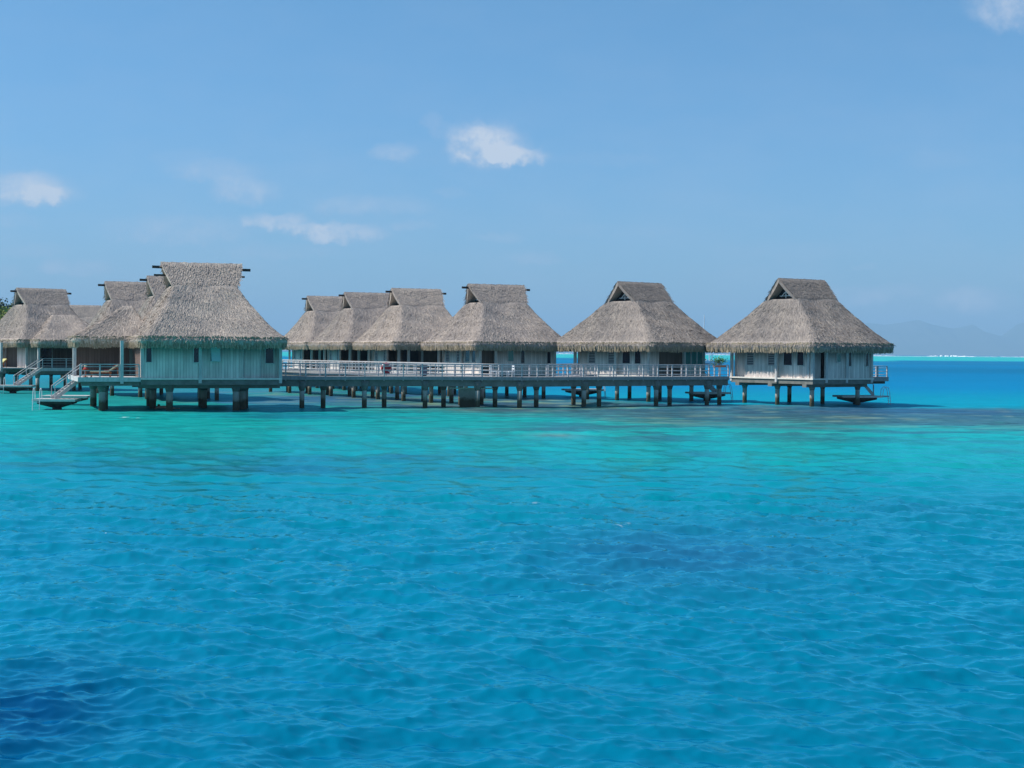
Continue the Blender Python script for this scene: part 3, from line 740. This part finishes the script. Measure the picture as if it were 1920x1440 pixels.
def white_chair(x, y, rz, label):
    r_ = empty('deck_chair', (x, y, FZ), rz); tag(r_, label, 'chair', 'white chairs on the walkway')
    m = MB(); m.box(-.26, .26, -.26, .26, .40, .45, M['white']); m.build('seat', r_)
    m = MB()
    for k in (-.22, .22): m.box(k - .025, k + .025, .22, .27, .45, .92, M['white'])
    m.box(-.2, .2, .225, .265, .60, .68, M['white']); m.box(-.2, .2, .225, .265, .80, .90, M['white']); m.build('backrest', r_)
    for a_ in (-.22, .22):
        for c_2 in (-.22, .22):
            m = MB(); m.box(a_ - .025, a_ + .025, c_2 - .025, c_2 + .025, 0, .40, M['white']); m.build('leg', r_)
for (px_, lab, rz) in ((926, 'white chair on the walkway left of the low white table', R(80)), (957, 'white chair on the walkway right of the low white table', R(-70))):
    X_, Y_, Z_ = wpix(px_, 700, 118.7); white_chair(X_, Y_, rz, lab)
X_, Y_, Z_ = wpix(943, 700, 118.6)
tb = empty('low_table', (X_, Y_, FZ)); tag(tb, 'low white table between two white chairs on the walkway', 'table')
m = MB(); m.box(-.36, .36, -.25, .25, .40, .45, M['white']); m.build('tabletop', tb)
for a_ in (-.32, .32):
    for c_2 in (-.21, .21):
        m = MB(); m.box(a_ - .025, a_ + .025, c_2 - .025, c_2 + .025, 0, .40, M['white']); m.build('leg', tb)

# leafy plant in a pot by the rightmost walkway end
X_, Y_, Z_ = wpix(1349, 684, 129.2)
pp = empty('potted_plant', (X_, Y_, FZ)); tag(pp, 'bright green leafy plant in a wide red pot at the end of the walkway', 'plant')
m = MB(); m.box(-.55, .55, -.16, .16, .80, .98, M['pot']); m.box(-.09, .09, -.09, .09, 0, .80, M['trim']); m.build('planter', pp)
r = np.random.default_rng(5); n = 260; c0 = np.stack([r.normal(0, .33, n), r.normal(0, .16, n), 1.36 + r.normal(0, .14, n) + .1 * np.sin(r.random(n) * 6)], -1)
a1 = r.normal(0, 1, (n, 3)); a1 /= np.linalg.norm(a1, axis=1, keepdims=True); a2 = np.cross(a1, r.normal(0, 1, (n, 3))); a2 /= np.linalg.norm(a2, axis=1, keepdims=True)
m = MB(); m.npq(np.stack([c0 - a1 * .09, c0 - a2 * .035, c0 + a1 * .09, c0 + a2 * .035], 1), M['leaf'])
for k in range(7): m.bar((r.normal(0, .1), 0, .98), (r.normal(0, .35), r.normal(0, .1), 1.4), .02, .02, M['bark'])
m.build('foliage', pp)

# swimmer
def person_swim(x, y, rz):
    root = empty('person', (x, y, .07), rz); tag(root, 'person swimming face down in the green water under the largest bungalow', 'person')
    me = bpy.data.meshes.new('body')
    J = [(0, 0, .0, .13), (.22, 0, .05, .14), (.42, 0, .05, .15), (.55, 0, .06, .075), (.68, 0, .10, .085), (.76, 0, .10, .07),
         (.44, .19, .03, .06), (.66, .34, .0, .045), (.90, .30, -.06, .035), (.44, -.19, .03, .06), (.50, -.42, .0, .045), (.74, -.50, -.08, .035),
         (-.10, .10, -.04, .085), (-.48, .13, -.10, .06), (-.86, .14, -.06, .04), (-1.0, .14, -.03, .035), (-.10, -.10, -.04, .085), (-.48, -.14, -.05, .06), (-.86, -.15, -.14, .04), (-1.0, -.15, -.12, .035)]
    E = [(0, 1), (1, 2), (2, 3), (3, 4), (4, 5), (2, 6), (6, 7), (7, 8), (2, 9), (9, 10), (10, 11), (0, 12), (12, 13), (13, 14), (14, 15), (0, 16), (16, 17), (17, 18), (18, 19)]
    me.from_pydata([j[:3] for j in J], E, []); me.materials.append(M['skin'])
    o = link('body', me, root)
    sk = o.modifiers.new('skin', 'SKIN')
    for v, j in zip(me.skin_vertices[0].data, J): v.radius = (j[3], j[3]); v.use_root = False
    me.skin_vertices[0].data[0].use_root = True
    o.modifiers.new('sub', 'SUBSURF').levels = 2; o.modifiers['sub'].render_levels = 2
    hm = MB(); hm.tube([(.62, 0, .13), (.66, 0, .165), (.74, 0, .165), (.79, 0, .13)], [.05, .088, .085, .04], M['hair'], 14); hm.build('hair', root, True)
    hm = MB(); hm.box(-.16, .06, -.15, .15, -.06, .12, M['redcloth']); hm.build('swim_shorts', root)
    sn = MB(); sn.tube([(.78, .09, .02), (.76, .12, .14), (.72, .13, .30)], .015, M['black'], 8); sn.build('snorkel', root)
X_, Y_, Z_ = wpix(318, 763, 112.0); person_swim(X_, Y_ - .6, R(172))

# sailing boat beyond the second bungalow from the right
X_, Y_, Z_ = wpix(1326, 690, 600)
sb = empty('sailboat', (X_ - 2.2, Y_, 0), R(4)); tag(sb, 'distant white sailboat behind the two rightmost bungalows, only its mast clear above the roofs', 'sailboat')
m = MB(); st_ = [(-6.5, 1.3, .2), (-5.5, 1.5, .35), (-2, 1.9, .6), (2, 1.8, .6), (5, 1.0, .4), (6.8, .12, .05)]
V = []
for (xx, hw_, kb) in st_: V += [(xx, -hw_, 1.5), (xx, -hw_ * .85, .5), (xx, 0, -.5), (xx, hw_ * .85, .5), (xx, hw_, 1.5)]
F = [(i * 5 + k, i * 5 + k + 1, (i + 1) * 5 + k + 1, (i + 1) * 5 + k) for i in range(5) for k in range(4)] + [(i * 5, (i + 1) * 5, (i + 1) * 5 + 4, i * 5 + 4) for i in range(5)] + [(0, 4, 3, 2, 1)]
m.add(V, F, M['white']); m.build('hull', sb)
m = MB(); m.box(-3.2, 1.8, -1.1, 1.1, 1.5, 2.2, M['white']); m.box(-2.9, 1.5, -1.12, 1.12, 1.75, 2.0, M['glass']); m.build('cabin', sb)
m = MB(); m.tube([(.8, 0, 1.5), (.8, 0, 19.6)], [.26, .17], M['white'], 8); m.tube([(.8, 0, 19.6), (.8, 0, 20.4)], .03, M['white'], 6); m.build('mast', sb)
m = MB(); m.tube([(.7, 0, 3.3), (-4.4, 0, 3.4)], .13, M['white'], 8); m.tube([(.4, 0, 3.5), (-4.2, 0, 3.6)], .2, M['white'], 8); m.build('boom', sb)
m = MB(); m.tube([(6.7, 0, 1.6), (.8, 0, 19.0)], .02, M['steel'], 6); m.tube([(-6.3, 0, 1.6), (.8, 0, 19.4)], .02, M['steel'], 6); m.build('stay', sb)
m = MB()
for yy in (-.5, .5):
    for xx in (3.0, 4.1): m.tube([(xx, yy, 1.5), (xx, yy, 4.2)], .09, M['white'], 6)
    for zz in (2.6, 3.4, 4.2): m.tube([(3.0, yy, zz), (4.1, yy, zz)], .08, M['white'], 6)
m.build('bow_rail', sb)

# trees far left
def tree(x, y, h, rad, mt, label, seed, n=2600, leaf=.45):
    r = np.random.default_rng(seed); root = empty('tree', (x, y, 0)); tag(root, label, 'tree', 'trees on the shore at far left')
    m = MB(); m.tube([(0, 0, 0), (.3, 0, h * .4), (0, .2, h * .75)], [.45, .32, .12], M['bark'], 8)
    for k in range(7):
        a = k * .9; m.tube([(.1, 0, h * (.35 + .05 * k)), (rad * .7 * math.cos(a), rad * .7 * math.sin(a), h * (.55 + .05 * k))], [.16, .05], M['bark'], 6)
    m.build('trunk', root)
    K = 26; cc = r.normal(0, 1, (K, 3)); cc /= np.linalg.norm(cc, axis=1, keepdims=True); cc *= (rad * (.3 + .6 * r.random(K)))[:, None]; cc[:, 2] = cc[:, 2] * .6 + h * .74
    pick = r.integers(0, K, n); c0 = cc[pick] + r.normal(0, rad * .17, (n, 3))
    a1 = r.normal(0, 1, (n, 3)); a1 /= np.linalg.norm(a1, axis=1, keepdims=True); a2 = np.cross(a1, r.normal(0, 1, (n, 3))); a2 /= np.linalg.norm(a2, axis=1, keepdims=True)
    m = MB(); m.npq(np.stack([c0 - a1 * leaf, c0 - a2 * leaf * .45, c0 + a1 * leaf, c0 + a2 * leaf * .45], 1), mt); m.build('crown', root)
def px2x(px, Y): return (px - 960) / FPX * Y
tree(px2x(5, 420), 420, 19.0, 6, M['leafdark'], 'dark green tree crown above the leftmost roof at the photo edge', 3)
tree(px2x(-28, 430), 430, 20.0, 7, M['leafdark'], 'dark green tree just outside the left photo edge beyond the leftmost roof', 8)
tree(px2x(1, 385), 385, 16.4, 4.2, M['leafyellow'], 'yellow-green tree lower and in front of the dark green tree at far left', 4, 1800)

# ================================================================== water
def fbm2(x, y, scale, seed, octv=4, gain=.5):
    r = np.random.default_rng(seed); T = r.random((256, 256)); out = np.zeros_like(x); amp = 1; tot = 0
    X = x / scale; Y = y / scale
    for o in range(octv):
        xi = np.floor(X).astype(np.int64); yi = np.floor(Y).astype(np.int64); fx = X - xi; fy = Y - yi
        fx = fx * fx * (3 - 2 * fx); fy = fy * fy * (3 - 2 * fy)
        a = T[xi & 255, yi & 255]; b_ = T[(xi + 1) & 255, yi & 255]; c = T[xi & 255, (yi + 1) & 255]; d = T[(xi + 1) & 255, (yi + 1) & 255]
        out += amp * ((a * (1 - fx) + b_ * fx) * (1 - fy) + (c * (1 - fx) + d * fx) * fy); tot += amp
        amp *= gain; X = X * 2.03 + 17.3; Y = Y * 2.03 + 9.1
    return out / tot

def ocean_tile(N, L, V, wdir, seed):
    r = np.random.default_rng(seed); g = 9.81
    k1 = 2 * np.pi * np.fft.fftfreq(N, L / N); kx, ky = np.meshgrid(k1, k1, indexing='ij'); k = np.hypot(kx, ky); k[0, 0] = 1
    Lp = V * V / g; cosf = (kx * wdir[0] + ky * wdir[1]) / k
    ph = np.exp(-1 / (k * Lp) ** 2) / k ** 3.45 * (np.abs(cosf) ** 2.0 * .85 + .15) * np.exp(-(k * .024) ** 2)
    ph[0, 0] = 0
    h = (r.normal(size=(N, N)) + 1j * r.normal(size=(N, N))) * np.sqrt(ph)
    def real(z): return np.real(np.fft.ifft2(z)) * N
    hh = real(h); sc = 1.0
    sx = real(1j * kx * h); sy = real(1j * ky * h); rms = math.sqrt((sx ** 2 + sy ** 2).mean())
    return h, kx, ky, k, rms

def sample(T, L, x, y):
    N = T.shape[0]; u = x / L * N; v = y / L * N; i = np.floor(u).astype(np.int64); j = np.floor(v).astype(np.int64); fx = u - i; fy = v - j
    i0 = i % N; i1 = (i + 1) % N; j0 = j % N; j1 = (j + 1) % N
    return (T[i0, j0] * (1 - fx) + T[i1, j0] * fx) * (1 - fy) + (T[i0, j1] * (1 - fx) + T[i1, j1] * fx) * fy

def build_water():
    BACK = 15.0; dense = np.arange(-25, 25.001, .035); side = np.concatenate([np.linspace(25, 335, 66)[1:-1]])
    th = np.radians(np.concatenate([dense, side])); NC = len(th)
    kk = np.arange(1350, 6, -1.75); rr_ = np.concatenate([[.5, 4, 8, 12, 15, 18, 20, 22], BACK + 12320 / kk, np.geomspace(2150, 60000, 40)])
    rr_ = np.unique(rr_); NR = len(rr_)
    TH, RR = np.meshgrid(th, rr_); X = (RR * np.sin(TH)).ravel(); Y = (RR * np.cos(TH)).ravel() - BACK; RRf = np.maximum(RR.ravel() - BACK, 1.0)
    ang = (np.degrees(TH.ravel())); inner = (ang <= 25.1) | (ang < 0)
    Z = np.zeros_like(X); DX = np.zeros_like(X); DY = np.zeros_like(X)
    tiles = [(1024, 37.0, 1.9, (-.30, -.95), 5, .0, .25), (512, 31.0, 2.8, (.45, -.89), 9, R(33), .12)]
    sp = np.clip(RRf ** 2 / 12320 * 1.75 * .20, .0, .8)
    levels = [0.0, .12, .3, .7]
    for (N, L, V, wd, sd_, rot, slope) in tiles:
        h, kx, ky, k, rms = ocean_tile(N, L, V, wd, sd_); h = h * (slope / rms)
        cr, sr = math.cos(rot), math.sin(rot); xr = X * cr - Y * sr; yr = X * sr + Y * cr
        for li, lv in enumerate(levels):
            lo = -1 if li == 0 else (levels[li - 1] + lv) / 2; hi = 1e9 if li == len(levels) - 1 else (levels[li + 1] + lv) / 2
            msk = (sp >= lo) & (sp < hi) & inner & (RRf < 900)
            if not msk.any(): continue
            hf = h * np.exp(-(k * lv) ** 2 / 2)
            Hh = np.real(np.fft.ifft2(hf)) * N; Dx = np.real(np.fft.ifft2(-1j * kx / k * hf)) * N; Dy = np.real(np.fft.ifft2(-1j * ky / k * hf)) * N
            Z[msk] += sample(Hh, L, xr[msk], yr[msk]); a = sample(Dx, L, xr[msk], yr[msk]); c = sample(Dy, L, xr[msk], yr[msk])
            DX[msk] += a * cr + c * sr; DY[msk] += -a * sr + c * cr
    fade = np.clip((900 - RRf) / 500, 0, 1); edge = np.clip((25.05 - np.abs(((ang + 180) % 360) - 180)) / 1.5, 0, 1)
    gust = .75 + .5 * fbm2(X, Y, 14, 3, 3)
    Z *= fade * edge * gust
    nr = np.clip((140 - RRf) / 60, 0, 1) * edge
    X0, Y0 = X.copy(), Y.copy()
    X = X - DX * .5 * nr; Y = Y - DY * .5 * nr
    me = bpy.data.meshes.new('water'); nv = len(X)
    me.vertices.add(nv); me.vertices.foreach_set('co', np.stack([X, Y, Z], 1).astype(np.float32).ravel())
    i = np.arange(NR - 1)[:, None] * NC; j = np.arange(NC)[None, :]; j2 = (j + 1) % NC
    Fq = np.stack([i + j, i + j2, i + NC + j2, i + NC + j], -1).reshape(-1, 4)
    # centre fan not needed: the hole of half a metre lies straight below the camera; close it with one face
    nf = len(Fq); me.loops.add(nf * 4 + NC); me.loops.foreach_set('vertex_index', np.concatenate([Fq.ravel(), np.arange(NC)[::-1]]).astype(np.int32))
    me.polygons.add(nf + 1); me.polygons.foreach_set('loop_start', np.append(np.arange(nf) * 4, nf * 4).astype(np.int32))
    me.polygons.foreach_set('use_smooth', np.ones(nf + 1, bool))
    me.update(calc_edges=True)
    # ---------------- what lies below: depth and reef, as colours of the water column
    x, y = X0, Y0; n1 = fbm2(x, y, 26, 1, 5); n2 = fbm2(x * .55, y, 5.5, 2, 5, .6); n3 = fbm2(x * .5, y, 1.7, 4, 3); nb = fbm2(x, y, 90, 6, 4)
    yr_ = y - x * .14 + (n1 - .5) * 22
    def ramp(v, pts):
        out = np.zeros((len(v), 3)); ks = [p[0] for p in pts]
        for c in range(3): out[:, c] = np.interp(v, ks, [p[1][c] for p in pts])
        return out
    deepnear = (.0, .205, .325); mid = (.0, .27, .40); turq = (.005, .45, .41); tgreen = (.005, .36, .33); teal = (.0, .28, .42); blue = (.0, .17, .39); lag = (.02, .50, .47); oce = (.01, .10, .30)
    # right hand: open lagoon behind the huts ; left hand: shallow green
    lr_ = np.log(np.maximum(y + (n1 - .5) * y * .16, 1))
    Lg = math.log
    right = ramp(lr_, [(Lg(14), deepnear), (Lg(34), (.0, .25, .365)), (Lg(43), (.0, .32, .39)), (Lg(50), (.0, .38, .42)), (Lg(60), turq), (Lg(86), turq), (Lg(112), (.02, .34, .33)), (Lg(128), (.0, .30, .42)), (Lg(150), teal), (Lg(200), (.0, .20, .43)), (Lg(330), blue), (Lg(1080), blue), (Lg(1120), lag), (Lg(5200), lag), (Lg(5600), oce)])
    left = ramp(lr_, [(Lg(14), (.0, .19, .32)), (Lg(36), (.0, .26, .365)), (Lg(50), (.0, .34, .38)), (Lg(66), (.005, .40, .38)), (Lg(92), tgreen), (Lg(140), (.01, .26, .25)), (Lg(190), (.02, .20, .24)), (Lg(300), teal), (Lg(1080), blue), (Lg(1120), lag), (Lg(5200), lag), (Lg(5600), oce)])
    wl_ = np.clip((x / np.maximum(y, 1) + .02) / .14 + .5, 0, 1)[:, None]; wl_ = wl_ * wl_ * (3 - 2 * wl_)
    col = left * (1 - wl_) + right * wl_
    def blend(mask, c):
        nonlocal col
        mk = np.clip(mask, 0, 1)[:, None]; col = col * (1 - mk) + np.array(c) * mk
    sm = lambda v, a, c: (lambda t: t * t * (3 - 2 * t))(np.clip((v - a) / (c - a), 0, 1))
    # fringing reef in front of and below the huts: olive / violet-grey mottling
    t = x / np.maximum(y, 1)
    fr0 = np.interp(t, [-.34, -.12, 0, .1, .2, .34], [112, 112, 102, 90, 84, 86]); fr1 = np.interp(t, [-.34, -.1, 0, .1, .2, .34], [150, 150, 150, 128, 121, 122])
    yy = y + (n2 - .5) * 14
    band = sm(yy, fr0 - 4, fr0 + 20) * (1 - sm(yy, fr1, fr1 + 5)) * sm(t, -.22, -.05)
    blend(band * .62, (.07, .22, .19)); blend(band * sm(-n3, -.44, -.34) * .65, (.03, .09, .12)); blend(sm(y, 50, 54) * (1 - sm(y, 66, 72)) * (1 - sm(t, -.06, .06)) * sm(fbm2(x * .3, y, 3.2, 31, 5, .6), .52, .62) * .40, (.01, .12, .22))
    blend(band * sm(n2, .46, .56) * .8, (.03, .085, .12)); blend(band * sm(n3, .54, .66) * .7, (.22, .36, .22))
    blend(band * sm(fbm2(x * .4, y, 3.0, 8, 4), .52, .62) * .75, (.04, .07, .12))
    # edge of the drop-off: dark line
    ed = np.exp(-((yy - fr1) / 3.0) ** 2) * sm(t, .02, .1); blend(ed * .6, (.01, .07, .17))
    # darker water with weed behind the largest hut
    bk = sm(y, 119, 124) * (1 - sm(y, 150, 175)) * (1 - sm(t, -.06, .02)) * sm(t, -.27, -.2)
    blend(bk * sm(n2, .40, .58) * .8, (.03, .10, .22)); blend(bk * sm(n3, .5, .7) * .4, (.14, .26, .16))
    # scattered coral heads and weed in the shallows
    sc_ = sm(y, 66, 86) * (1 - sm(y, 112, 122)); v_ = fbm2(x * .28, y, 3.4, 12, 5, .6)
    blend(sc_ * sm(v_, .53, .60) * .75 * sm(t, -.08, .10), (.03, .11, .16))
    blend(sc_ * sm(fbm2(x * .3, y, 2.2, 14, 4), .60, .68) * .5 * sm(t, -.3, .0), (.04, .17, .18))
    # named dark patches (px, py, half width, half height, strength, colour)
    for (px_, py_, hw_, hh_, st_, c) in ((1320, 1035, 230, 48, .55, (.02, .09, .24)), (1700, 955, 130, 18, .35, (.01, .10, .25)), (1880, 935, 90, 22, .25, (.01, .12, .26)), (30, 1350, 230, 90, .80, (.0, .03, .15)), (0, 1420, 200, 110, .7, (.0, .03, .15)), (110, 1250, 150, 30, .35, (.0, .07, .20)),
                                        (880, 882, 160, 10, .6, (.01, .14, .24)), (540, 872, 130, 12, .5, (.01, .14, .24)), (760, 855, 60, 5, .6, (.02, .15, .22)), (1270, 822, 60, 5, .75, (.03, .12, .18)), (1060, 816, 45, 4, .7, (.22, .26, .16)), (870, 812, 60, 5, .5, (.06, .20, .20)),
                                        (620, 818, 40, 4, .5, (.05, .18, .20)), (180, 822, 45, 5, .45, (.04, .16, .2)), (1300, 850, 50, 4, .5, (.03, .15, .2)), (1880, 846, 60, 5, .6, (.03, .14, .2)), (1480, 800, 120, 4, .6, (.04, .13, .18)), (1100, 800, 100, 4, .6, (.04, .14, .18)), (1290, 778, 160, 5, .5, (.05, .14, .17)),
                                        (1760, 770, 330, 7, .7, (.03, .10, .20)), (1750, 790, 300, 12, .45, (.07, .17, .20)), (1250, 745, 10, 2, .0, (0, 0, 0)), (1180, 960, 120, 6, .3, (.02, .1, .25)), (560, 778, 150, 8, .6, (.0, .12, .22)), (1540, 985, 200, 14, .25, (.01, .1, .26))):
        yh = 664 + (px_ - 1640) * ROLL; Yc = 12320 / (py_ - yh); Xc = (px_ - 960) / FPX * Yc
        hx_ = hw_ / FPX * Yc; hy_ = Yc * Yc * hh_ / 12320
        d2 = ((x - Xc + (n1 - .5) * hx_ * 1.2) / hx_) ** 2 + ((y - Yc + (n2 - .5) * hy_ * 1.6) / hy_) ** 2
        blend(np.exp(-d2 * .9) * st_ * (.55 + .9 * n2), c)
    col *= (.88 + .24 * n1)[:, None] * (np.array([1, .58, .63]) + np.array([0, .20, .14]) * np.clip((y - 40) / 50, 0, 1)[:, None])
    far_ = sm(y, 200, 500) * (1 - sm(y, 900, 1100)); col *= (1 - far_ * .22 * sm(fbm2(x * .3, y, 60, 20, 4), .4, .65))[:, None]
    foam = np.zeros(nv)
    for (px_, py_, hw_, hh_, st_) in ((1010, 942, 5, 3, .9), (1005, 945, 10, 3, .3), (1180, 984, 12, 2.2, .45), (1160, 988, 22, 2, .3), (234, 781, 8, 1.8, .55), (256, 783, 4, 1.6, .6), (1425, 912, 10, 2, .45), (1530, 914, 16, 2, .3), (200, 1003, 1.8, 1.5, .6), (1088, 1023, 3, 2, .4), (845, 918, 9, 2, .35)):
        yh = 664 + (px_ - 1640) * ROLL; Yc = 12320 / (py_ - yh); Xc = (px_ - 960) / FPX * Yc; hx_ = hw_ / FPX * Yc; hy_ = Yc * Yc * hh_ / 12320
        d2 = ((x - Xc) / hx_) ** 2 + ((y - Yc) / hy_) ** 2; foam = np.maximum(foam, np.exp(-d2) * st_)
    at = me.color_attributes.new('depth_tint', 'FLOAT_COLOR', 'POINT')
    at.data.foreach_set('color', np.concatenate([np.clip(col, 0, 1), foam[:, None]], 1).astype(np.float32).ravel())
    o = link('water', me); tag(o, kind='structure', label='turquoise to deep blue lagoon water with small choppy waves')
    mt = bpy.data.materials.new('lagoon_water'); mt.use_nodes = True; b = NB(mt.node_tree); pr = b.n['Principled BSDF']
    a = b.new('ShaderNodeAttribute', attribute_name='depth_tint')
    pos = b.new('ShaderNodeNewGeometry').outputs['Position']; s = b.new('ShaderNodeSeparateXYZ'); b.l.new(pos, s.inputs[0])
    dist = b.new('ShaderNodeVectorMath', operation='LENGTH'); b.l.new(pos, dist.inputs[0]); dd = dist.outputs['Value']
    nf_ = b.noise(b.vmul(pos, (1, 1.6, 1)), 7, 5, .65); nc = b.noise(b.vmul(pos, (.6, 1.2, 1)), 1.6, 4, .6)
    fo = b.m('MULTIPLY', a.outputs['Alpha'], b.mapr(nf_, .42, .62))
    c = b.mix(b.mapr(fo, .12, .5), a.outputs['Color'], (.85, .88, .9, 1))
    # broken coral and sand pattern seen through the shallows
    pt = b.noise(b.vmul(pos, (.22, .60, 1)), 1.0, 6, .68); pt2 = b.noise(b.vmul(pos, (.7, 1.3, 1)), 1.0, 4, .6)
    pm_ = b.mapr(b.m('ADD', b.m('MULTIPLY', pt, .65), b.m('MULTIPLY', pt2, .35)), .38, .60, .52, 1.30)
    reach = b.m('MULTIPLY', b.mapr(dd, 66, 98), b.mapr(dd, 122, 150, 1, .25))
    gain = b.m('ADD', 1.0, b.m('MULTIPLY', b.m('SUBTRACT', pm_, 1.0), reach))
    gcol = b.new('ShaderNodeCombineColor'); [b.l.new(gain, gcol.inputs[k]) for k in range(3)]
    c = b.mix(1.0, c, gcol.outputs[0], 'MULTIPLY')
    b.l.new(c, pr.inputs['Base Color'])
    pr.inputs['IOR'].default_value = 1.33; pr.inputs['Specular IOR Level'].default_value = 0.0
    b.l.new(b.m('MAXIMUM', b.mapr(dd, 20, 130, .07, .36), b.mapr(fo, .1, .5, 0, .8)), pr.inputs['Roughness'])
    bp = b.new('ShaderNodeBump'); b.l.new(b.mapr(dd, 15, 120, .20, .08), bp.inputs['Strength']); bp.inputs['Distance'].default_value = .03
    bh = b.m('ADD', b.m('MULTIPLY', nf_, .7), b.m('MULTIPLY', nc, b.mapr(dd, 30, 200, 1.0, 5.0)))
    b.l.new(bh, bp.inputs['Height'])
    # wind-roughened water farther out
    ns_ = b.noise(b.vmul(pos, (.55, .42, 1)), 1.0, 6, .62); bp2 = b.new('ShaderNodeBump'); b.l.new(b.mapr(dd, 35, 110, 0, .30), bp2.inputs['Strength']); bp2.inputs['Distance'].default_value = .55
    b.l.new(ns_, bp2.inputs['Height']); b.l.new(bp.outputs[0], bp2.inputs['Normal']); b.l.new(bp2.outputs[0], pr.inputs['Normal'])
    gl = b.new('ShaderNodeBsdfGlossy'); gl.inputs['Color'].default_value = (.20, .88, 1.0, 1); b.l.new(bp2.outputs[0], gl.inputs['Normal'])
    b.l.new(b.mapr(dd, 20, 130, .03, .30), gl.inputs['Roughness'])
    fr = b.new('ShaderNodeFresnel'); fr.inputs['IOR'].default_value = 1.33; b.l.new(bp2.outputs[0], fr.inputs['Normal'])
    mx = b.new('ShaderNodeMixShader'); b.l.new(b.m('MULTIPLY', fr.outputs[0], b.mapr(dd, 15, 100, 1.5, .28), clamp=True), mx.inputs[0])
    b.l.new(pr.outputs[0], mx.inputs[1]); b.l.new(gl.outputs[0], mx.inputs[2]); b.l.new(mx.outputs[0], b.n['Material Output'].inputs['Surface'])
    me.materials.append(mt)
build_water()

# surf on the outer reef
m = MB(); r = np.random.default_rng(3)
fm_ = mat('surf_foam', base=(.9, .92, .94), rough=.9)
def surf_run(p0, p1, Y, hmax, step=5):
    xs = np.arange(px2x(p0, Y), px2x(p1, Y), step)
    for i, xx in enumerate(xs):
        e = math.sin(math.pi * (i + .5) / len(xs)) ** .6; hh_ = hmax * e * (.45 + .55 * r.random()); w_ = step * (.7 + .5 * r.random()); yy = Y + r.normal(0, 8)
        N = 8; vs = []
        for k in range(N):
            t_ = 2 * math.pi * k / N; vs.append((xx + w_ * math.cos(t_), yy + 5 * math.sin(t_), -.3))
        for k in range(N):
            t_ = 2 * math.pi * k / N; vs.append((xx + w_ * .6 * math.cos(t_), yy + 3 * math.sin(t_), hh_ * (.6 + .4 * r.random())))
        m.add(vs, [(k, (k + 1) % N, N + (k + 1) % N, N + k) for k in range(N)] + [tuple(range(N, 2 * N))], fm_)
surf_run(1736, 1828, 4300, 4.5); surf_run(1560, 1690, 4400, 2.2, 8); surf_run(1690, 1736, 4400, .9, 8); surf_run(1835, 1990, 4400, 1.3, 9); surf_run(1320, 1380, 4400, 1.6, 9); surf_run(1040, 1080, 4400, 1.5, 9)
tag(m.build('surf'), 'white surf breaking along the outer reef at the horizon', 'surf', kind='stuff')

# ================================================================== mountains beyond the lagoon
def ridge(label, Y, pts, depth, seed, mt):
    r = np.random.default_rng(seed); m = MB(); n = 160; xs = np.linspace(pts[0][0], pts[-1][0], n); hs = np.interp(xs, [p[0] for p in pts], [p[1] for p in pts])
    X = (xs - 960) / FPX * Y; Zt = np.maximum((hs) / FPX * Y + H, 1); Zt = Zt * (1 + .05 * (fbm2(X, X * 0, Y * .01, seed, 4) - .5))
    K = 9; V = []
    for k in range(K):
        f = k / (K - 1); prof = 1 - abs(2 * f - 1) ** 1.1
        for i in range(n): V.append((X[i], Y + (f - .5) * depth, -2 + (Zt[i] + 2) * prof * (1 if k == K // 2 else .8 + .25 * r.random())))
    F = [(k * n + i, k * n + i + 1, (k + 1) * n + i + 1, (k + 1) * n + i) for k in range(K - 1) for i in range(n - 1)]
    m.add(V, F, mt); o = m.build('mountain', None, True); tag(o, kind='structure', label=label); return o
M['hill'] = mat('forested_slopes', rough=.95, fn=mottled((.05, .09, .04), (.10, .12, .07), .002))
ridge('hazy blue mountain range on the horizon at right', 24000, [(1360, 0), (1480, 18), (1560, 38), (1625, 60), (1655, 56), (1690, 60), (1722, 65), (1750, 56), (1785, 50), (1822, 58), (1845, 44), (1880, 36), (1905, 58), (1960, 72), (2060, 66), (2200, 30), (2300, 0)], 4000, 5, M['hill'])
# haze
hz = MB(); TOPZ = 640; hz.box(-22000, 22000, -300, 28000, -4, TOPZ, None); 
hm = bpy.data.materials.new('haze_air'); hm.use_nodes = True; b = NB(hm.node_tree); b.n.clear()
vo = b.new('ShaderNodeVolumePrincipled'); vo.inputs['Color'].default_value = (.42, .72, 1.0, 1); vo.inputs['Density'].default_value = 9e-5; vo.inputs['Anisotropy'].default_value = 0.0
out = b.new('ShaderNodeOutputMaterial'); b.l.new(vo.outputs[0], out.inputs['Volume'])
hz.mats = [hm]
o = hz.build('haze'); tag(o, 'thin blue sea haze over the lagoon', 'haze', kind='stuff')
